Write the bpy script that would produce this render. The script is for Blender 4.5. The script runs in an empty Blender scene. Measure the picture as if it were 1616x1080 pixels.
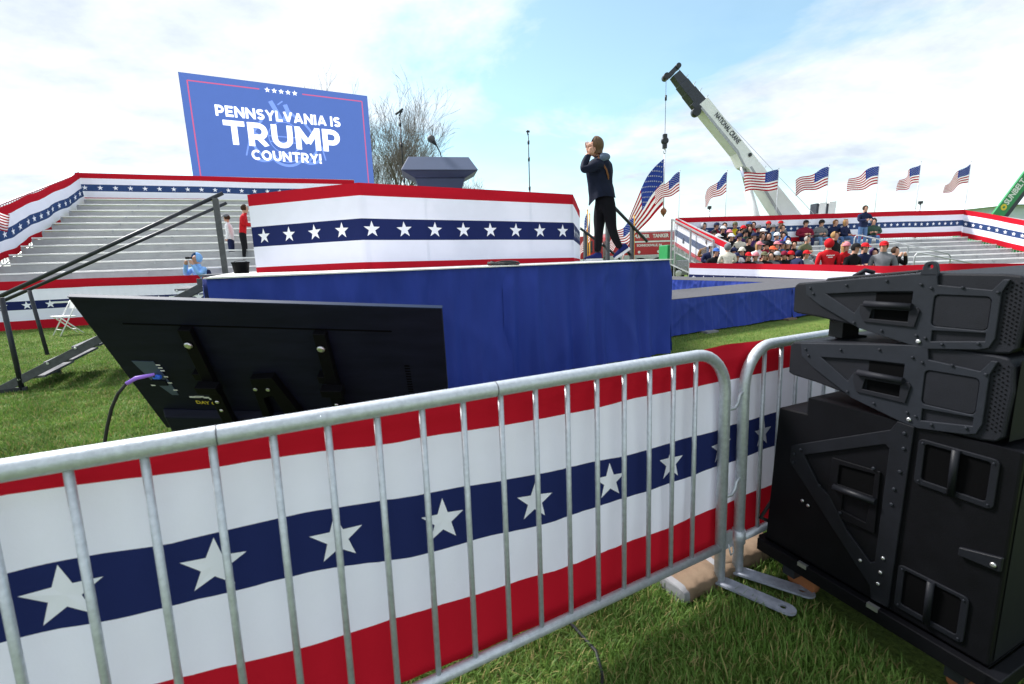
import bpy, bmesh, math, random
import numpy as np
from mathutils import Vector, Matrix
V = Vector
rnd = random.Random(7)
scene = bpy.context.scene
COL = scene.collection

# ------------------------------------------------------------------ camera
CAMH, FPX, PITCH, ROLL = 1.433, 735.0, 0.17490, -0.03360
cam = bpy.data.cameras.new('camera')
cam.sensor_fit = 'HORIZONTAL'; cam.sensor_width = 36.0
cam.lens = FPX * 36.0 / 1616.0
cam.dof.use_dof = True; cam.dof.focus_distance = 7.5; cam.dof.aperture_fstop = 4.5
cam.clip_start = 0.05; cam.clip_end = 3000
camo = bpy.data.objects.new('camera', cam); COL.objects.link(camo)
cF = V((0, math.cos(PITCH), -math.sin(PITCH))); cR0 = V((1, 0, 0)); cU0 = cR0.cross(cF)
cR = cR0 * math.cos(ROLL) + cU0 * math.sin(ROLL); cU = -cR0 * math.sin(ROLL) + cU0 * math.cos(ROLL)
M = Matrix.Identity(4)
for i in range(3):
    M[i][0], M[i][1], M[i][2] = cR[i], cU[i], -cF[i]
M[2][3] = CAMH
camo.matrix_world = M
scene.camera = camo

def at(px, py, Y):
    """point of the place seen at a photograph pixel, Y metres ahead of the camera"""
    r = cF + cR * ((px - 808) / FPX) + cU * ((540 - py) / FPX)
    return V((0, 0, CAMH)) + r * (Y / r.y)

# ------------------------------------------------------------------ world, sun, exposure
SUN_DIR = V((-0.66, 0.40, 0.84)).normalized()
wd = bpy.data.worlds.new('World'); scene.world = wd; wd.use_nodes = True
nt = wd.node_tree; N = nt.nodes; L = nt.links; N.clear()
def nd(t, **k):
    n = N.new(t)
    for a, b in k.items(): setattr(n, a, b)
    return n
out = nd('ShaderNodeOutputWorld'); bg = nd('ShaderNodeBackground'); bg.inputs[1].default_value = 0.12
sky = nd('ShaderNodeTexSky', sky_type='NISHITA', sun_disc=False)
sky.sun_elevation = math.asin(SUN_DIR.z); sky.sun_rotation = math.atan2(SUN_DIR.x, SUN_DIR.y)
sky.air_density = 1.0; sky.dust_density = 0.5; sky.ozone_density = 1.0
tc = nd('ShaderNodeTexCoord'); sep = nd('ShaderNodeSeparateXYZ'); L.new(tc.outputs['Generated'], sep.inputs[0])
ad = nd('ShaderNodeMath', operation='ABSOLUTE'); L.new(sep.outputs[2], ad.inputs[0])
ad2 = nd('ShaderNodeMath', operation='ADD'); L.new(ad.outputs[0], ad2.inputs[0]); ad2.inputs[1].default_value = 0.22
dx = nd('ShaderNodeMath', operation='DIVIDE'); L.new(sep.outputs[0], dx.inputs[0]); L.new(ad2.outputs[0], dx.inputs[1])
dy = nd('ShaderNodeMath', operation='DIVIDE'); L.new(sep.outputs[1], dy.inputs[0]); L.new(ad2.outputs[0], dy.inputs[1])
cmb = nd('ShaderNodeCombineXYZ'); L.new(dx.outputs[0], cmb.inputs[0]); L.new(dy.outputs[0], cmb.inputs[1]); cmb.inputs[2].default_value = 3.7
mp = nd('ShaderNodeMapping'); L.new(cmb.outputs[0], mp.inputs[0]); mp.inputs['Location'].default_value = (4.3, 0.7, 0); mp.inputs['Scale'].default_value = (0.8, 1.0, 1)
n1 = nd('ShaderNodeTexNoise'); n1.inputs['Scale'].default_value = 0.95; n1.inputs['Detail'].default_value = 9; n1.inputs['Roughness'].default_value = 0.58; n1.inputs['Distortion'].default_value = 0.25
L.new(mp.outputs[0], n1.inputs['Vector'])
rp = nd('ShaderNodeValToRGB'); L.new(n1.outputs['Fac'], rp.inputs[0])
rp.color_ramp.elements[0].position = 0.42; rp.color_ramp.elements[0].color = (0.12, 0.12, 0.12, 1)
rp.color_ramp.elements[1].position = 0.54; rp.color_ramp.elements[1].color = (1, 1, 1, 1)
n2 = nd('ShaderNodeTexNoise'); n2.inputs['Scale'].default_value = 1.7; n2.inputs['Detail'].default_value = 8; n2.inputs['Roughness'].default_value = 0.6; L.new(mp.outputs[0], n2.inputs['Vector'])
rp2 = nd('ShaderNodeValToRGB'); L.new(n2.outputs['Fac'], rp2.inputs[0])
rp2.color_ramp.elements[0].position = 0.36; rp2.color_ramp.elements[0].color = (2.45, 2.75, 3.12, 1)
rp2.color_ramp.elements[1].position = 0.56; rp2.color_ramp.elements[1].color = (3.7, 3.95, 4.22, 1)
mx = nd('ShaderNodeMixRGB'); 
hzr = nd('ShaderNodeMapRange'); L.new(ad.outputs[0], hzr.inputs[0]); hzr.inputs[1].default_value = 0.02; hzr.inputs[2].default_value = 0.22; hzr.inputs[3].default_value = 0.85; hzr.inputs[4].default_value = 0.0
cf = nd('ShaderNodeMath', operation='MAXIMUM'); L.new(rp.outputs[0], cf.inputs[0]); L.new(hzr.outputs[0], cf.inputs[1])
tint = nd('ShaderNodeMixRGB', blend_type='MULTIPLY'); tint.inputs[0].default_value = 1; L.new(sky.outputs[0], tint.inputs[1]); tint.inputs[2].default_value = (0.76, 0.88, 0.76, 1)
L.new(cf.outputs[0], mx.inputs[0]); L.new(tint.outputs[0], mx.inputs[1]); L.new(rp2.outputs[0], mx.inputs[2])
L.new(mx.outputs[0], bg.inputs[0]); L.new(bg.outputs[0], out.inputs[0])
sl = bpy.data.lights.new('sun', 'SUN'); sl.energy = 3.0; sl.angle = math.radians(12); sl.color = (1, 0.97, 0.93)
so = bpy.data.objects.new('sun', sl); COL.objects.link(so); so.rotation_euler = SUN_DIR.to_track_quat('Z', 'Y').to_euler()
vs = scene.view_settings; vs.view_transform = 'Standard'; vs.look = 'None'; vs.gamma = 1; vs.use_curve_mapping = False; vs.exposure = 1.36

# ------------------------------------------------------------------ materials
def pm(name, col, rough=0.6, metal=0.0, var=0.12, scale=6.0, bump=0.0, bscale=60.0, spec=0.4, transl=0.0, emit=None, coat=0.0, stretch=None):
    m = bpy.data.materials.new(name); m.use_nodes = True
    t = m.node_tree; b = t.nodes['Principled BSDF']
    c = t.nodes.new('ShaderNodeTexCoord')
    src = c.outputs['Object']
    if stretch:
        mpn = t.nodes.new('ShaderNodeMapping'); mpn.inputs['Scale'].default_value = stretch
        t.links.new(src, mpn.inputs[0]); src = mpn.outputs[0]
    nz = t.nodes.new('ShaderNodeTexNoise'); nz.inputs['Scale'].default_value = scale; nz.inputs['Detail'].default_value = 5; nz.inputs['Roughness'].default_value = 0.6
    t.links.new(src, nz.inputs['Vector'])
    r = t.nodes.new('ShaderNodeValToRGB'); t.links.new(nz.outputs['Fac'], r.inputs[0])
    r.color_ramp.elements[0].position = 0.3; r.color_ramp.elements[1].position = 0.7
    r.color_ramp.elements[0].color = [x * (1 - var) for x in col] + [1]
    r.color_ramp.elements[1].color = [min(1, x * (1 + var)) for x in col] + [1]
    t.links.new(r.outputs[0], b.inputs['Base Color'])
    b.inputs['Roughness'].default_value = rough; b.inputs['Metallic'].default_value = metal
    b.inputs['Specular IOR Level'].default_value = spec; b.inputs['Coat Weight'].default_value = coat
    if bump > 0:
        n3 = t.nodes.new('ShaderNodeTexNoise'); n3.inputs['Scale'].default_value = bscale; n3.inputs['Detail'].default_value = 3
        t.links.new(src, n3.inputs['Vector'])
        bp = t.nodes.new('ShaderNodeBump'); bp.inputs['Strength'].default_value = bump; bp.inputs['Distance'].default_value = 0.01
        t.links.new(n3.outputs['Fac'], bp.inputs['Height']); t.links.new(bp.outputs[0], b.inputs['Normal'])
    if emit:
        b.inputs['Emission Color'].default_value = list(emit[:3]) + [1]; b.inputs['Emission Strength'].default_value = emit[3]
    if transl > 0:
        tr = t.nodes.new('ShaderNodeBsdfTranslucent'); t.links.new(r.outputs[0], tr.inputs[0])
        ms = t.nodes.new('ShaderNodeMixShader'); ms.inputs[0].default_value = transl
        t.links.new(b.outputs[0], ms.inputs[1]); t.links.new(tr.outputs[0], ms.inputs[2])
        t.links.new(ms.outputs[0], t.nodes['Material Output'].inputs[0])
    return m

MT = {}
def mk(k, *a, **kw): MT[k] = pm(k, *a, **kw)
mk('galv', (0.52, 0.55, 0.59), 0.45, 0.45, 0.14, 60, 0.10, 160)
mk('galv_flat', (0.30, 0.32, 0.38), 0.6, 0.2, 0.25, 25, 0.15, 90)
mk('dark_seam', (0.12, 0.12, 0.13), 0.6)
for k, c in (('red', (0.47, 0.008, 0.022)), ('white', (0.83, 0.825, 0.95)), ('navy', (0.014, 0.022, 0.10))):
    mk('cloth_' + k, c, 0.85, 0, 0.02, 5, 0.10, 220, 0.12, 0.06)
mk('cloth_star', (0.90, 0.89, 0.98), 0.85, 0, 0.02, 5, 0.05, 220, 0.12)
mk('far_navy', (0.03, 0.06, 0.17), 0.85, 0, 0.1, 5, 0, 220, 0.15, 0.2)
mk('skirt_blue', (0.019, 0.042, 0.270), 0.62, 0, 0.14, 2.2, 0.9, 7, 0.2, 0.04, stretch=(1, 1, 0.35))
mk('deck_grey', (0.22, 0.22, 0.22), 0.7, 0, 0.2, 3)
mk('deck_white', (0.72, 0.71, 0.68), 0.6, 0, 0.1, 3)
mk('carpet', (0.10, 0.10, 0.11), 0.95, 0, 0.15, 12, 0.2, 200, 0.1)
mk('steel_dark', (0.028, 0.031, 0.038), 0.45, 0.3, 0.25, 15, 0.08, 80)
mk('stair_grey', (0.075, 0.078, 0.085), 0.55, 0.2, 0.25, 18, 0.1, 90)
mk('tread', (0.16, 0.16, 0.175), 0.8, 0, 0.2, 40, 0.3, 300)
mk('bolt', (0.6, 0.6, 0.62), 0.35, 0.9)
mk('tv_black', (0.0085, 0.0100, 0.0200), 0.5, 0, 0.25, 4, 0.03, 300, 0.08, stretch=(1, 1, 6))
mk('tv_edge', (0.016, 0.030, 0.070), 0.5, 0.0, spec=.1)
mk('tv_panel', (0.05, 0.07, 0.13), 0.4, 0, 0.2)
mk('black_metal', (0.0035, 0.0036, 0.0048), 0.5, 0.0, spec=.07)
mk('screen_glass', (0.004, 0.004, 0.006), 0.1)
mk('sticker', (0.7, 0.7, 0.72), 0.6)
mk('yellow_ink', (0.65, 0.5, 0.05), 0.6)
mk('plug_blue', (0.03, 0.14, 0.75), 0.4)
mk('tape_purple', (0.28, 0.14, 0.62), 0.5)
mk('rubber', (0.014, 0.014, 0.016), 0.6, 0, 0.2)
mk('pa_plate', (0.0128, 0.0150, 0.0211), 0.55, 0.0, 0.14, 20, 0.08, 350, 0.22)
mk('pa_body', (0.0081, 0.0088, 0.0128), 0.62, 0, 0.18, 14, 0.12, 380, 0.2)
mk('pa_dark', (0.0018, 0.0018, 0.0022), 0.8, spec=0.05)
mk('pa_sub', (0.0028, 0.0029, 0.0042), 0.5, 0, 0.25, 10, 0.10, 350, 0.14)
mk('pa_subplate', (0.0060, 0.0068, 0.0100), 0.5, 0.0, 0.18, 18, 0.08, 350, 0.22)
mk('pa_grille', (0.005, 0.0055, 0.008), 0.6, 0.0, 0.15, spec=.15)
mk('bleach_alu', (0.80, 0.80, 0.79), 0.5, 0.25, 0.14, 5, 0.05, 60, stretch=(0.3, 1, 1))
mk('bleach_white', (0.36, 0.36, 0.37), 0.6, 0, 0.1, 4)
mk('bleach_steel', (0.36, 0.37, 0.39), 0.5, 0.5, 0.2, 8)
mk('picket', (0.50, 0.52, 0.55), 0.5, 0.4, 0.12)
mk('sign_blue', (0.045, 0.085, 0.31), 0.5, 0, 0.03, 2, 0, 1, 0.3, emit=(0.058, 0.108, 0.31, 0.5))
mk('sign_red', (0.5, 0.06, 0.15), 0.5, 0, 0.03, emit=(0.42, 0.09, 0.2, 0.42))
mk('sign_white', (0.8, 0.8, 0.85), 0.5, 0, 0.02, emit=(0.8, 0.82, 0.88, 0.62))
mk('sign_pale', (0.10, 0.16, 0.46), 0.5, 0, 0.02, emit=(0.13, 0.21, 0.52, 0.6))
mk('sign_frame', (0.05, 0.05, 0.06), 0.5)
mk('bark', (0.14, 0.12, 0.105), 0.9, 0, 0.3, 3, 0.4, 20)
mk('crane_white', (0.78, 0.79, 0.79), 0.4, 0, 0.06, 2, 0, 1, 0.4)
mk('crane_black', (0.03, 0.035, 0.05), 0.45, 0, 0.2)
mk('chrome', (0.55, 0.57, 0.66), 0.2, 0.9)
mk('rust', (0.25, 0.10, 0.05), 0.8, 0, 0.3)
mk('fire_red', (0.42, 0.012, 0.018), 0.3, 0, 0.08, 3, 0, 1, 0.5, coat=0.3)
mk('paint_white', (0.75, 0.75, 0.74), 0.4, 0, 0.06)
mk('silver', (0.5, 0.52, 0.53), 0.4, 0.6, 0.2)
mk('glass_dark', (0.02, 0.03, 0.035), 0.08, 0, 0.1, spec=0.8)
mk('machine_green', (0.018, 0.24, 0.075), 0.35, 0, 0.1, 3)
mk('logo_yellow', (0.75, 0.55, 0.04), 0.5)
mk('flag_red', (0.36, 0.004, 0.015), 0.8, 0, 0.06, 5, 0, 1, 0.1, 0.3)
mk('flag_white', (0.80, 0.79, 0.80), 0.8, 0, 0.04, 5, 0, 1, 0.1, 0.45)
mk('flag_blue', (0.025, 0.05, 0.25), 0.8, 0, 0.06, 5, 0, 1, 0.1, 0.35)
mk('gold', (0.75, 0.36, 0.03), 0.6, 0, 0.2)
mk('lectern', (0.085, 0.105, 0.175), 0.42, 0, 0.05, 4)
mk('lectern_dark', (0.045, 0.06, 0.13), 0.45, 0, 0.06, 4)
mk('mic_mesh', (0.10, 0.10, 0.11), 0.5, 0.6, 0.2, 200, 0.5, 500)
mk('skin', (0.50, 0.27, 0.19), 0.55, 0, 0.08, 10, 0, 1, 0.3)
mk('hair_brown', (0.11, 0.062, 0.032), 0.6, 0, 0.35, 30, 0.4, 80, 0.3, stretch=(3, 3, 0.3))
mk('bag_paper', (0.17, 0.12, 0.082), 0.85, 0, 0.15, 9, 0.35, 25, 0.1)
mk('bag_white', (0.20, 0.20, 0.21), 0.8, 0, 0.1, 9, 0.3, 25)
mk('bag_green', (0.03, 0.25, 0.10), 0.7)
mk('bag_blue', (0.05, 0.2, 0.6), 0.6)
mk('barn', (0.55, 0.62, 0.70), 0.6, 0.1, 0.08, 2)
mk('barn_roof', (0.55, 0.61, 0.68), 0.5, 0.2, 0.08, 2)
mk('wheel_rust', (0.30, 0.11, 0.04), 0.7, 0, 0.2)
_cm = {}
def cm(r, g, b, rough=0.85):
    k = (r, g, b)
    if k not in _cm: _cm[k] = pm('fabric_%d' % len(_cm), (r, g, b), rough, 0, 0.12, 14, 0.15, 120, 0.15)
    return _cm[k]

# ------------------------------------------------------------------ mesh helpers
def frame_from(d):
    d = V(d).normalized()
    a = V((0, 0, 1)) if abs(d.z) < 0.95 else V((1, 0, 0))
    x = a.cross(d).normalized(); y = d.cross(x)
    return x, y, d
class MB:
    def __init__(s): s.v = []; s.f = []; s.m = []; s.sm = []
    def quadface(s, idx, m=0, sm=False): s.f.append(tuple(idx)); s.m.append(m); s.sm.append(sm)
    def add(s, vs, fs, m=0, sm=False):
        o = len(s.v); s.v += [tuple(p) for p in vs]
        for f in fs: s.quadface([o + i for i in f], m, sm)
    def hexa(s, p, m=0):   # 8 points, bottom 4 ccw, top 4
        s.add(p, [(3, 2, 1, 0), (4, 5, 6, 7), (0, 1, 5, 4), (1, 2, 6, 5), (2, 3, 7, 6), (3, 0, 4, 7)], m)
    def box(s, c, size, ax=None, m=0):
        c = V(c); ex, ey, ez = ax if ax else (V((1, 0, 0)), V((0, 1, 0)), V((0, 0, 1)))
        a, b, h = ex * size[0] / 2, ey * size[1] / 2, ez * size[2] / 2
        s.hexa([c - a - b - h, c + a - b - h, c + a + b - h, c - a + b - h, c - a - b + h, c + a - b + h, c + a + b + h, c - a + b + h], m)
    def bar(s, p, q, w, h, up=(0, 0, 1), m=0):
        p, q = V(p), V(q); d = (q - p); l = d.length; d.normalize(); up = V(up)
        x = d.cross(up)
        if x.length < 1e-5: x = d.cross(V((1, 0, 0)))
        x.normalize(); y = x.cross(d)
        s.box((p + q) / 2, (l, w, h), (d, x, y), m)
    def tube(s, pts, r, n=8, m=0, caps=True, sm=True):
        pts = [V(p) for p in pts]; rr = r if isinstance(r, (list, tuple)) else [r] * len(pts)
        o = len(s.v); prev = None
        for i, p in enumerate(pts):
            d = (pts[min(i + 1, len(pts) - 1)] - pts[max(i - 1, 0)])
            if d.length < 1e-9: d = V((0, 0, 1))
            d.normalize()
            if prev is None: x, y, _ = frame_from(d)
            else:
                x = prev - d * prev.dot(d)
                if x.length < 1e-6: x, y, _ = frame_from(d)
                x.normalize(); y = d.cross(x)
            prev = x
            for k in range(n):
                a = 2 * math.pi * k / n
                s.v.append(tuple(p + (x * math.cos(a) + y * math.sin(a)) * rr[i]))
        for i in range(len(pts) - 1):
            for k in range(n):
                s.quadface((o + i * n + k, o + i * n + (k + 1) % n, o + (i + 1) * n + (k + 1) % n, o + (i + 1) * n + k), m, sm)
        if caps:
            s.quadface([o + k for k in range(n)][::-1], m); e = o + (len(pts) - 1) * n
            s.quadface([e + k for k in range(n)], m)
    def lathe(s, o, axis, prof, n=16, m=0, sm=True):
        o = V(o); x, y, d = frame_from(axis)
        b = len(s.v)
        for (h, r) in prof:
            for k in range(n):
                a = 2 * math.pi * k / n
                s.v.append(tuple(o + d * h + (x * math.cos(a) + y * math.sin(a)) * r))
        for i in range(len(prof) - 1):
            for k in range(n):
                s.quadface((b + i * n + k, b + i * n + (k + 1) % n, b + (i + 1) * n + (k + 1) % n, b + (i + 1) * n + k), m, sm)
        s.quadface([b + k for k in range(n)][::-1], m); e = b + (len(prof) - 1) * n
        s.quadface([e + k for k in range(n)], m)
    def grid(s, fn, nu, nv, m=0, sm=True, mf=None):
        o = len(s.v)
        for j in range(nv + 1):
            for i in range(nu + 1): s.v.append(tuple(fn(i / nu, j / nv)))
        for j in range(nv):
            for i in range(nu):
                a = o + j * (nu + 1) + i
                s.quadface((a, a + 1, a + nu + 2, a + nu + 1), mf(i, j) if mf else m, sm)
    def prism(s, poly, fr, d0, d1, m=0, holes=()):
        """poly (and holes) in the plane of frame fr=(o,ex,ey,n), extruded along n from d0 to d1"""
        o, ex, ey, n = fr
        bm = bmesh.new(); edges = []; loops = []
        for lp in [poly] + list(holes):
            vv = [bm.verts.new(o + ex * a + ey * b + n * d1) for a, b in lp]
            loops.append(vv)
            for i in range(len(vv)): edges.append(bm.edges.new((vv[i], vv[(i + 1) % len(vv)])))
        bmesh.ops.triangle_fill(bm, use_beauty=True, use_dissolve=False, edges=edges, normal=n)
        bm.verts.index_update()
        base = len(s.v); nv = len(bm.verts)
        s.v += [tuple(v.co) for v in bm.verts]
        s.v += [tuple(v.co + n * (d0 - d1)) for v in bm.verts]
        for f in bm.faces:
            ix = [v.index for v in f.verts]
            if f.normal.dot(n) < 0: ix = ix[::-1]
            s.quadface([base + i for i in ix], m); s.quadface([base + nv + i for i in ix[::-1]], m)
        for vv in loops:
            for i in range(len(vv)):
                a, b = vv[i].index, vv[(i + 1) % len(vv)].index
                s.quadface((base + a, base + nv + a, base + nv + b, base + b), m)
        bm.free()
    def mesh(s, name, mats):
        me = bpy.data.meshes.new(name)
        me.from_pydata(s.v, [], s.f)
        for k in mats: me.materials.append(MT[k] if isinstance(k, str) else k)
        me.polygons.foreach_set('material_index', s.m); me.polygons.foreach_set('use_smooth', s.sm)
        me.update(); return me
    def build(s, name, mats, parent=None, bevel=0, origin=None, fix=True):
        if isinstance(mats, str) or isinstance(mats, bpy.types.Material): mats = [mats]
        me = s.mesh(name, mats)
        if fix:
            bm = bmesh.new(); bm.from_mesh(me); bmesh.ops.recalc_face_normals(bm, faces=bm.faces); bm.to_mesh(me); bm.free()
        o = link(name, me, parent, origin)
        if bevel:
            b = o.modifiers.new('bevel', 'BEVEL'); b.width = bevel; b.segments = 2; b.limit_method = 'ANGLE'; b.angle_limit = math.radians(40)
        return o
def link(name, me, parent=None, origin=None):
    o = bpy.data.objects.new(name, me); COL.objects.link(o)
    if origin is not None:
        me.transform(Matrix.Translation(-V(origin))); o.location = origin
    if parent is not None:
        o.parent = parent
        o.matrix_parent_inverse = parent_world(parent).inverted()
    return o
def local_m(o): return Matrix.LocRotScale(o.location, o.rotation_euler, o.scale)
def parent_world(o):
    m = local_m(o)
    if o.parent: m = parent_world(o.parent) @ o.matrix_parent_inverse @ m
    return m
def tag(o, label, cat=None, group=None, kind=None):
    if label: o['label'] = label
    if cat: o['category'] = cat
    if group: o['group'] = group
    if kind: o['kind'] = kind
    return o
def thing(name, label, cat, loc=(0, 0, 0), rz=0, group=None):
    o = bpy.data.objects.new(name, None); COL.objects.link(o); o.empty_display_size = 0.1
    o.location = loc; o.rotation_euler = (0, 0, rz)
    return tag(o, label, cat, group)
def text_mesh(body, size, thick=0.0, extrude=0.002, sx=1.0, spacing=1.0):
    c = bpy.data.curves.new('lettering', 'FONT'); c.body = body; c.size = size; c.align_x = 'CENTER'; c.align_y = 'CENTER'
    c.offset = thick; c.extrude = extrude; c.resolution_u = 3; c.space_character = spacing
    o = bpy.data.objects.new('tmp', c); COL.objects.link(o); bpy.context.view_layer.update()
    me = bpy.data.meshes.new_from_object(o.evaluated_get(bpy.context.evaluated_depsgraph_get()))
    bpy.data.objects.remove(o); bpy.data.curves.remove(c)
    me.transform(Matrix.Diagonal((sx, 1, 1, 1))); return me
def text_on(body, size, fr, pos, mat, parent, thick=0.0, sx=1.0, rot=0.0, extrude=0.002, spacing=1.0, off=0.006, fitw=None):
    """lettering lying on the plane fr=(o,ex,ey,n) centred at pos=(a,b)"""
    me = text_mesh(body, size, thick, extrude, sx, spacing)
    if fitw:
        xs = [v.co.x for v in me.vertices]; k = fitw / (max(xs) - min(xs)); me.transform(Matrix.Diagonal((k, 1, 1, 1)))
    o, ex, ey, n = fr
    c, s = math.cos(rot), math.sin(rot)
    a, b = ex * c + ey * s, -ex * s + ey * c
    mm = Matrix.Identity(4); p = o + ex * pos[0] + ey * pos[1] + n * off
    for i in range(3): mm[i][0], mm[i][1], mm[i][2], mm[i][3] = a[i], b[i], n[i], p[i]
    me.transform(mm); me.materials.clear(); me.materials.append(MT[mat])
    return link('lettering', me, parent)
def star_pts(r, rot=0.0, inner=0.40):
    return [(math.sin(rot + i * math.pi / 5) * (r if i % 2 == 0 else r * inner), math.cos(rot + i * math.pi / 5) * (r if i % 2 == 0 else r * inner)) for i in range(10)]
def star_faces(): return [(0 + 0, 1, 10, 9)] + [(2 * i, 2 * i + 1, 10, 2 * i - 1) for i in range(1, 5)]
def smooth_noise(seed):
    r = random.Random(seed); A = [(r.uniform(-1, 1), r.uniform(0.6, 1.4), r.uniform(0, 6.28)) for _ in range(6)]
    return lambda x: sum(a * math.sin(w * (i + 1) * x + p) / (1 + 0.6 * i) for i, (a, w, p) in enumerate(A)) / 2
def copy_tree(o, parent=None):
    c = o.copy(); COL.objects.link(c)
    if parent is not None: c.parent = parent
    for ch in list(o.children): copy_tree(ch, c)
    return c
def stripes_banner(name, mats, top, hs, amp=0.02, freq=3.0, star_gap=0.4, star_r=0.1, seed=1, step=0.15, parent=None, origin=None, stars_as_parts=False, sway=0.02, nside=1, skip=0):
    """striped cloth hanging from a 3D polyline. hs: depths of the stripe edges below the top edge"""
    top = [V(p) for p in top]; seg = [(top[i + 1] - top[i]).length for i in range(len(top) - 1)]; tot = sum(seg)
    nz, nz2, nz3 = smooth_noise(seed), smooth_noise(seed + 50), smooth_noise(seed + 90)
    def along(s):
        s = max(0, min(tot, s)); i = 0
        while i < len(seg) - 1 and s > seg[i]: s -= seg[i]; i += 1
        d = (top[i + 1] - top[i]).normalized(); n = V((d.y, -d.x, 0)).normalized() * nside
        return top[i] + d * s, n, d
    H = hs[-1]
    def surf(s, h, off=0.0):
        p, n, d = along(s)
        k = h / H
        w = amp * (nz(s * freq + k * 0.8) * (0.35 + 0.65 * k) + 0.35 * nz2(s * freq * 2.7 - k * 2))
        return p + V((0, 0, -h + sway * nz3(s * 0.8) * (0.4 + 0.6 * k))) + n * (w + off)
    mb = MB(); rows = []
    for j in range(len(hs) - 1):
        sub = max(1, int((hs[j + 1] - hs[j]) / max(0.08, step * 0.8)))
        for q in range(sub): rows.append((hs[j] + (hs[j + 1] - hs[j]) * q / sub, j))
    rows.append((hs[-1], len(hs) - 2))
    ss = [0.0]
    acc = 0
    for l in seg:
        n = max(1, int(l / step))
        ss += [acc + l * (i + 1) / n for i in range(n)]; acc += l
    o = 0
    for h, j in rows:
        for s in ss: mb.v.append(tuple(surf(s, h)))
    w = len(ss)
    mi = [0, 1, 2, 1, 0]
    for r in range(len(rows) - 1):
        for i in range(w - 1): mb.quadface((r * w + i, r * w + i + 1, (r + 1) * w + i + 1, (r + 1) * w + i), mi[rows[r][1]], True)
    hc = (hs[2] + hs[3]) / 2
    stars = []
    n = int(tot / star_gap)
    for k in range(skip, n):
        s0 = (k + 0.5) * star_gap
        rr = 0.06 * math.sin(k * 2.3)
        pts = star_pts(star_r, rr)
        vs_ = [surf(s0 + a, hc - b, 0.008) for a, b in pts] + [surf(s0, hc, 0.008)]
        stars.append(vs_)
    if not stars_as_parts:
        for vs_ in stars: mb.add(vs_, star_faces(), 3)
    ob = mb.build(name, mats, parent, origin=origin, fix=False)
    if stars_as_parts:
        for vs_ in stars:
            sb = MB(); sb.add(vs_, star_faces(), 0); sb.build('star', [mats[3]], ob, fix=False)
    return ob, surf
BAN = ['cloth_red', 'cloth_white', 'cloth_navy', 'cloth_star']
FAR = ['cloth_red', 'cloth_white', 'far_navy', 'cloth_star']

# ================================================================== GROUND
mb = MB(); mb.add([(-500, -200, 0), (500, -200, 0), (500, 900, 0), (-500, 900, 0)], [(0, 1, 2, 3)])
gm = bpy.data.materials.new('lawn'); gm.use_nodes = True
t = gm.node_tree; b = t.nodes['Principled BSDF']; b.inputs['Roughness'].default_value = 0.9; b.inputs['Specular IOR Level'].default_value = 0.15
tcn = t.nodes.new('ShaderNodeTexCoord')
na = t.nodes.new('ShaderNodeTexNoise'); na.inputs['Scale'].default_value = 1.1; na.inputs['Detail'].default_value = 8; na.inputs['Roughness'].default_value = 0.65
nb = t.nodes.new('ShaderNodeTexNoise'); nb.inputs['Scale'].default_value = 45; nb.inputs['Detail'].default_value = 5; nb.inputs['Roughness'].default_value = 0.75
t.links.new(tcn.outputs['Object'], na.inputs[0]); t.links.new(tcn.outputs['Object'], nb.inputs[0])
ra = t.nodes.new('ShaderNodeValToRGB'); t.links.new(na.outputs[0], ra.inputs[0])
ra.color_ramp.elements[0].position = 0.36; ra.color_ramp.elements[0].color = (0.085, 0.155, 0.027, 1)
ra.color_ramp.elements[1].position = 0.66; ra.color_ramp.elements[1].color = (0.175, 0.230, 0.055, 1)
rb = t.nodes.new('ShaderNodeValToRGB'); t.links.new(nb.outputs[0], rb.inputs[0])
rb.color_ramp.elements[0].position = 0.3; rb.color_ramp.elements[0].color = (0.4, 0.42, 0.4, 1)
rb.color_ramp.elements[1].position = 0.7; rb.color_ramp.elements[1].color = (1.35, 1.3, 1.2, 1)
mm_ = t.nodes.new('ShaderNodeMixRGB'); mm_.blend_type = 'MULTIPLY'; mm_.inputs[0].default_value = 1
t.links.new(ra.outputs[0], mm_.inputs[1]); t.links.new(rb.outputs[0], mm_.inputs[2]); t.links.new(mm_.outputs[0], b.inputs['Base Color'])
bp = t.nodes.new('ShaderNodeBump'); bp.inputs['Strength'].default_value = 0.9; bp.inputs['Distance'].default_value = 0.03
t.links.new(nb.outputs[0], bp.inputs['Height']); t.links.new(bp.outputs[0], b.inputs['Normal'])
tag(mb.build('ground', [gm]), None, None, None, 'structure')

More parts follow.
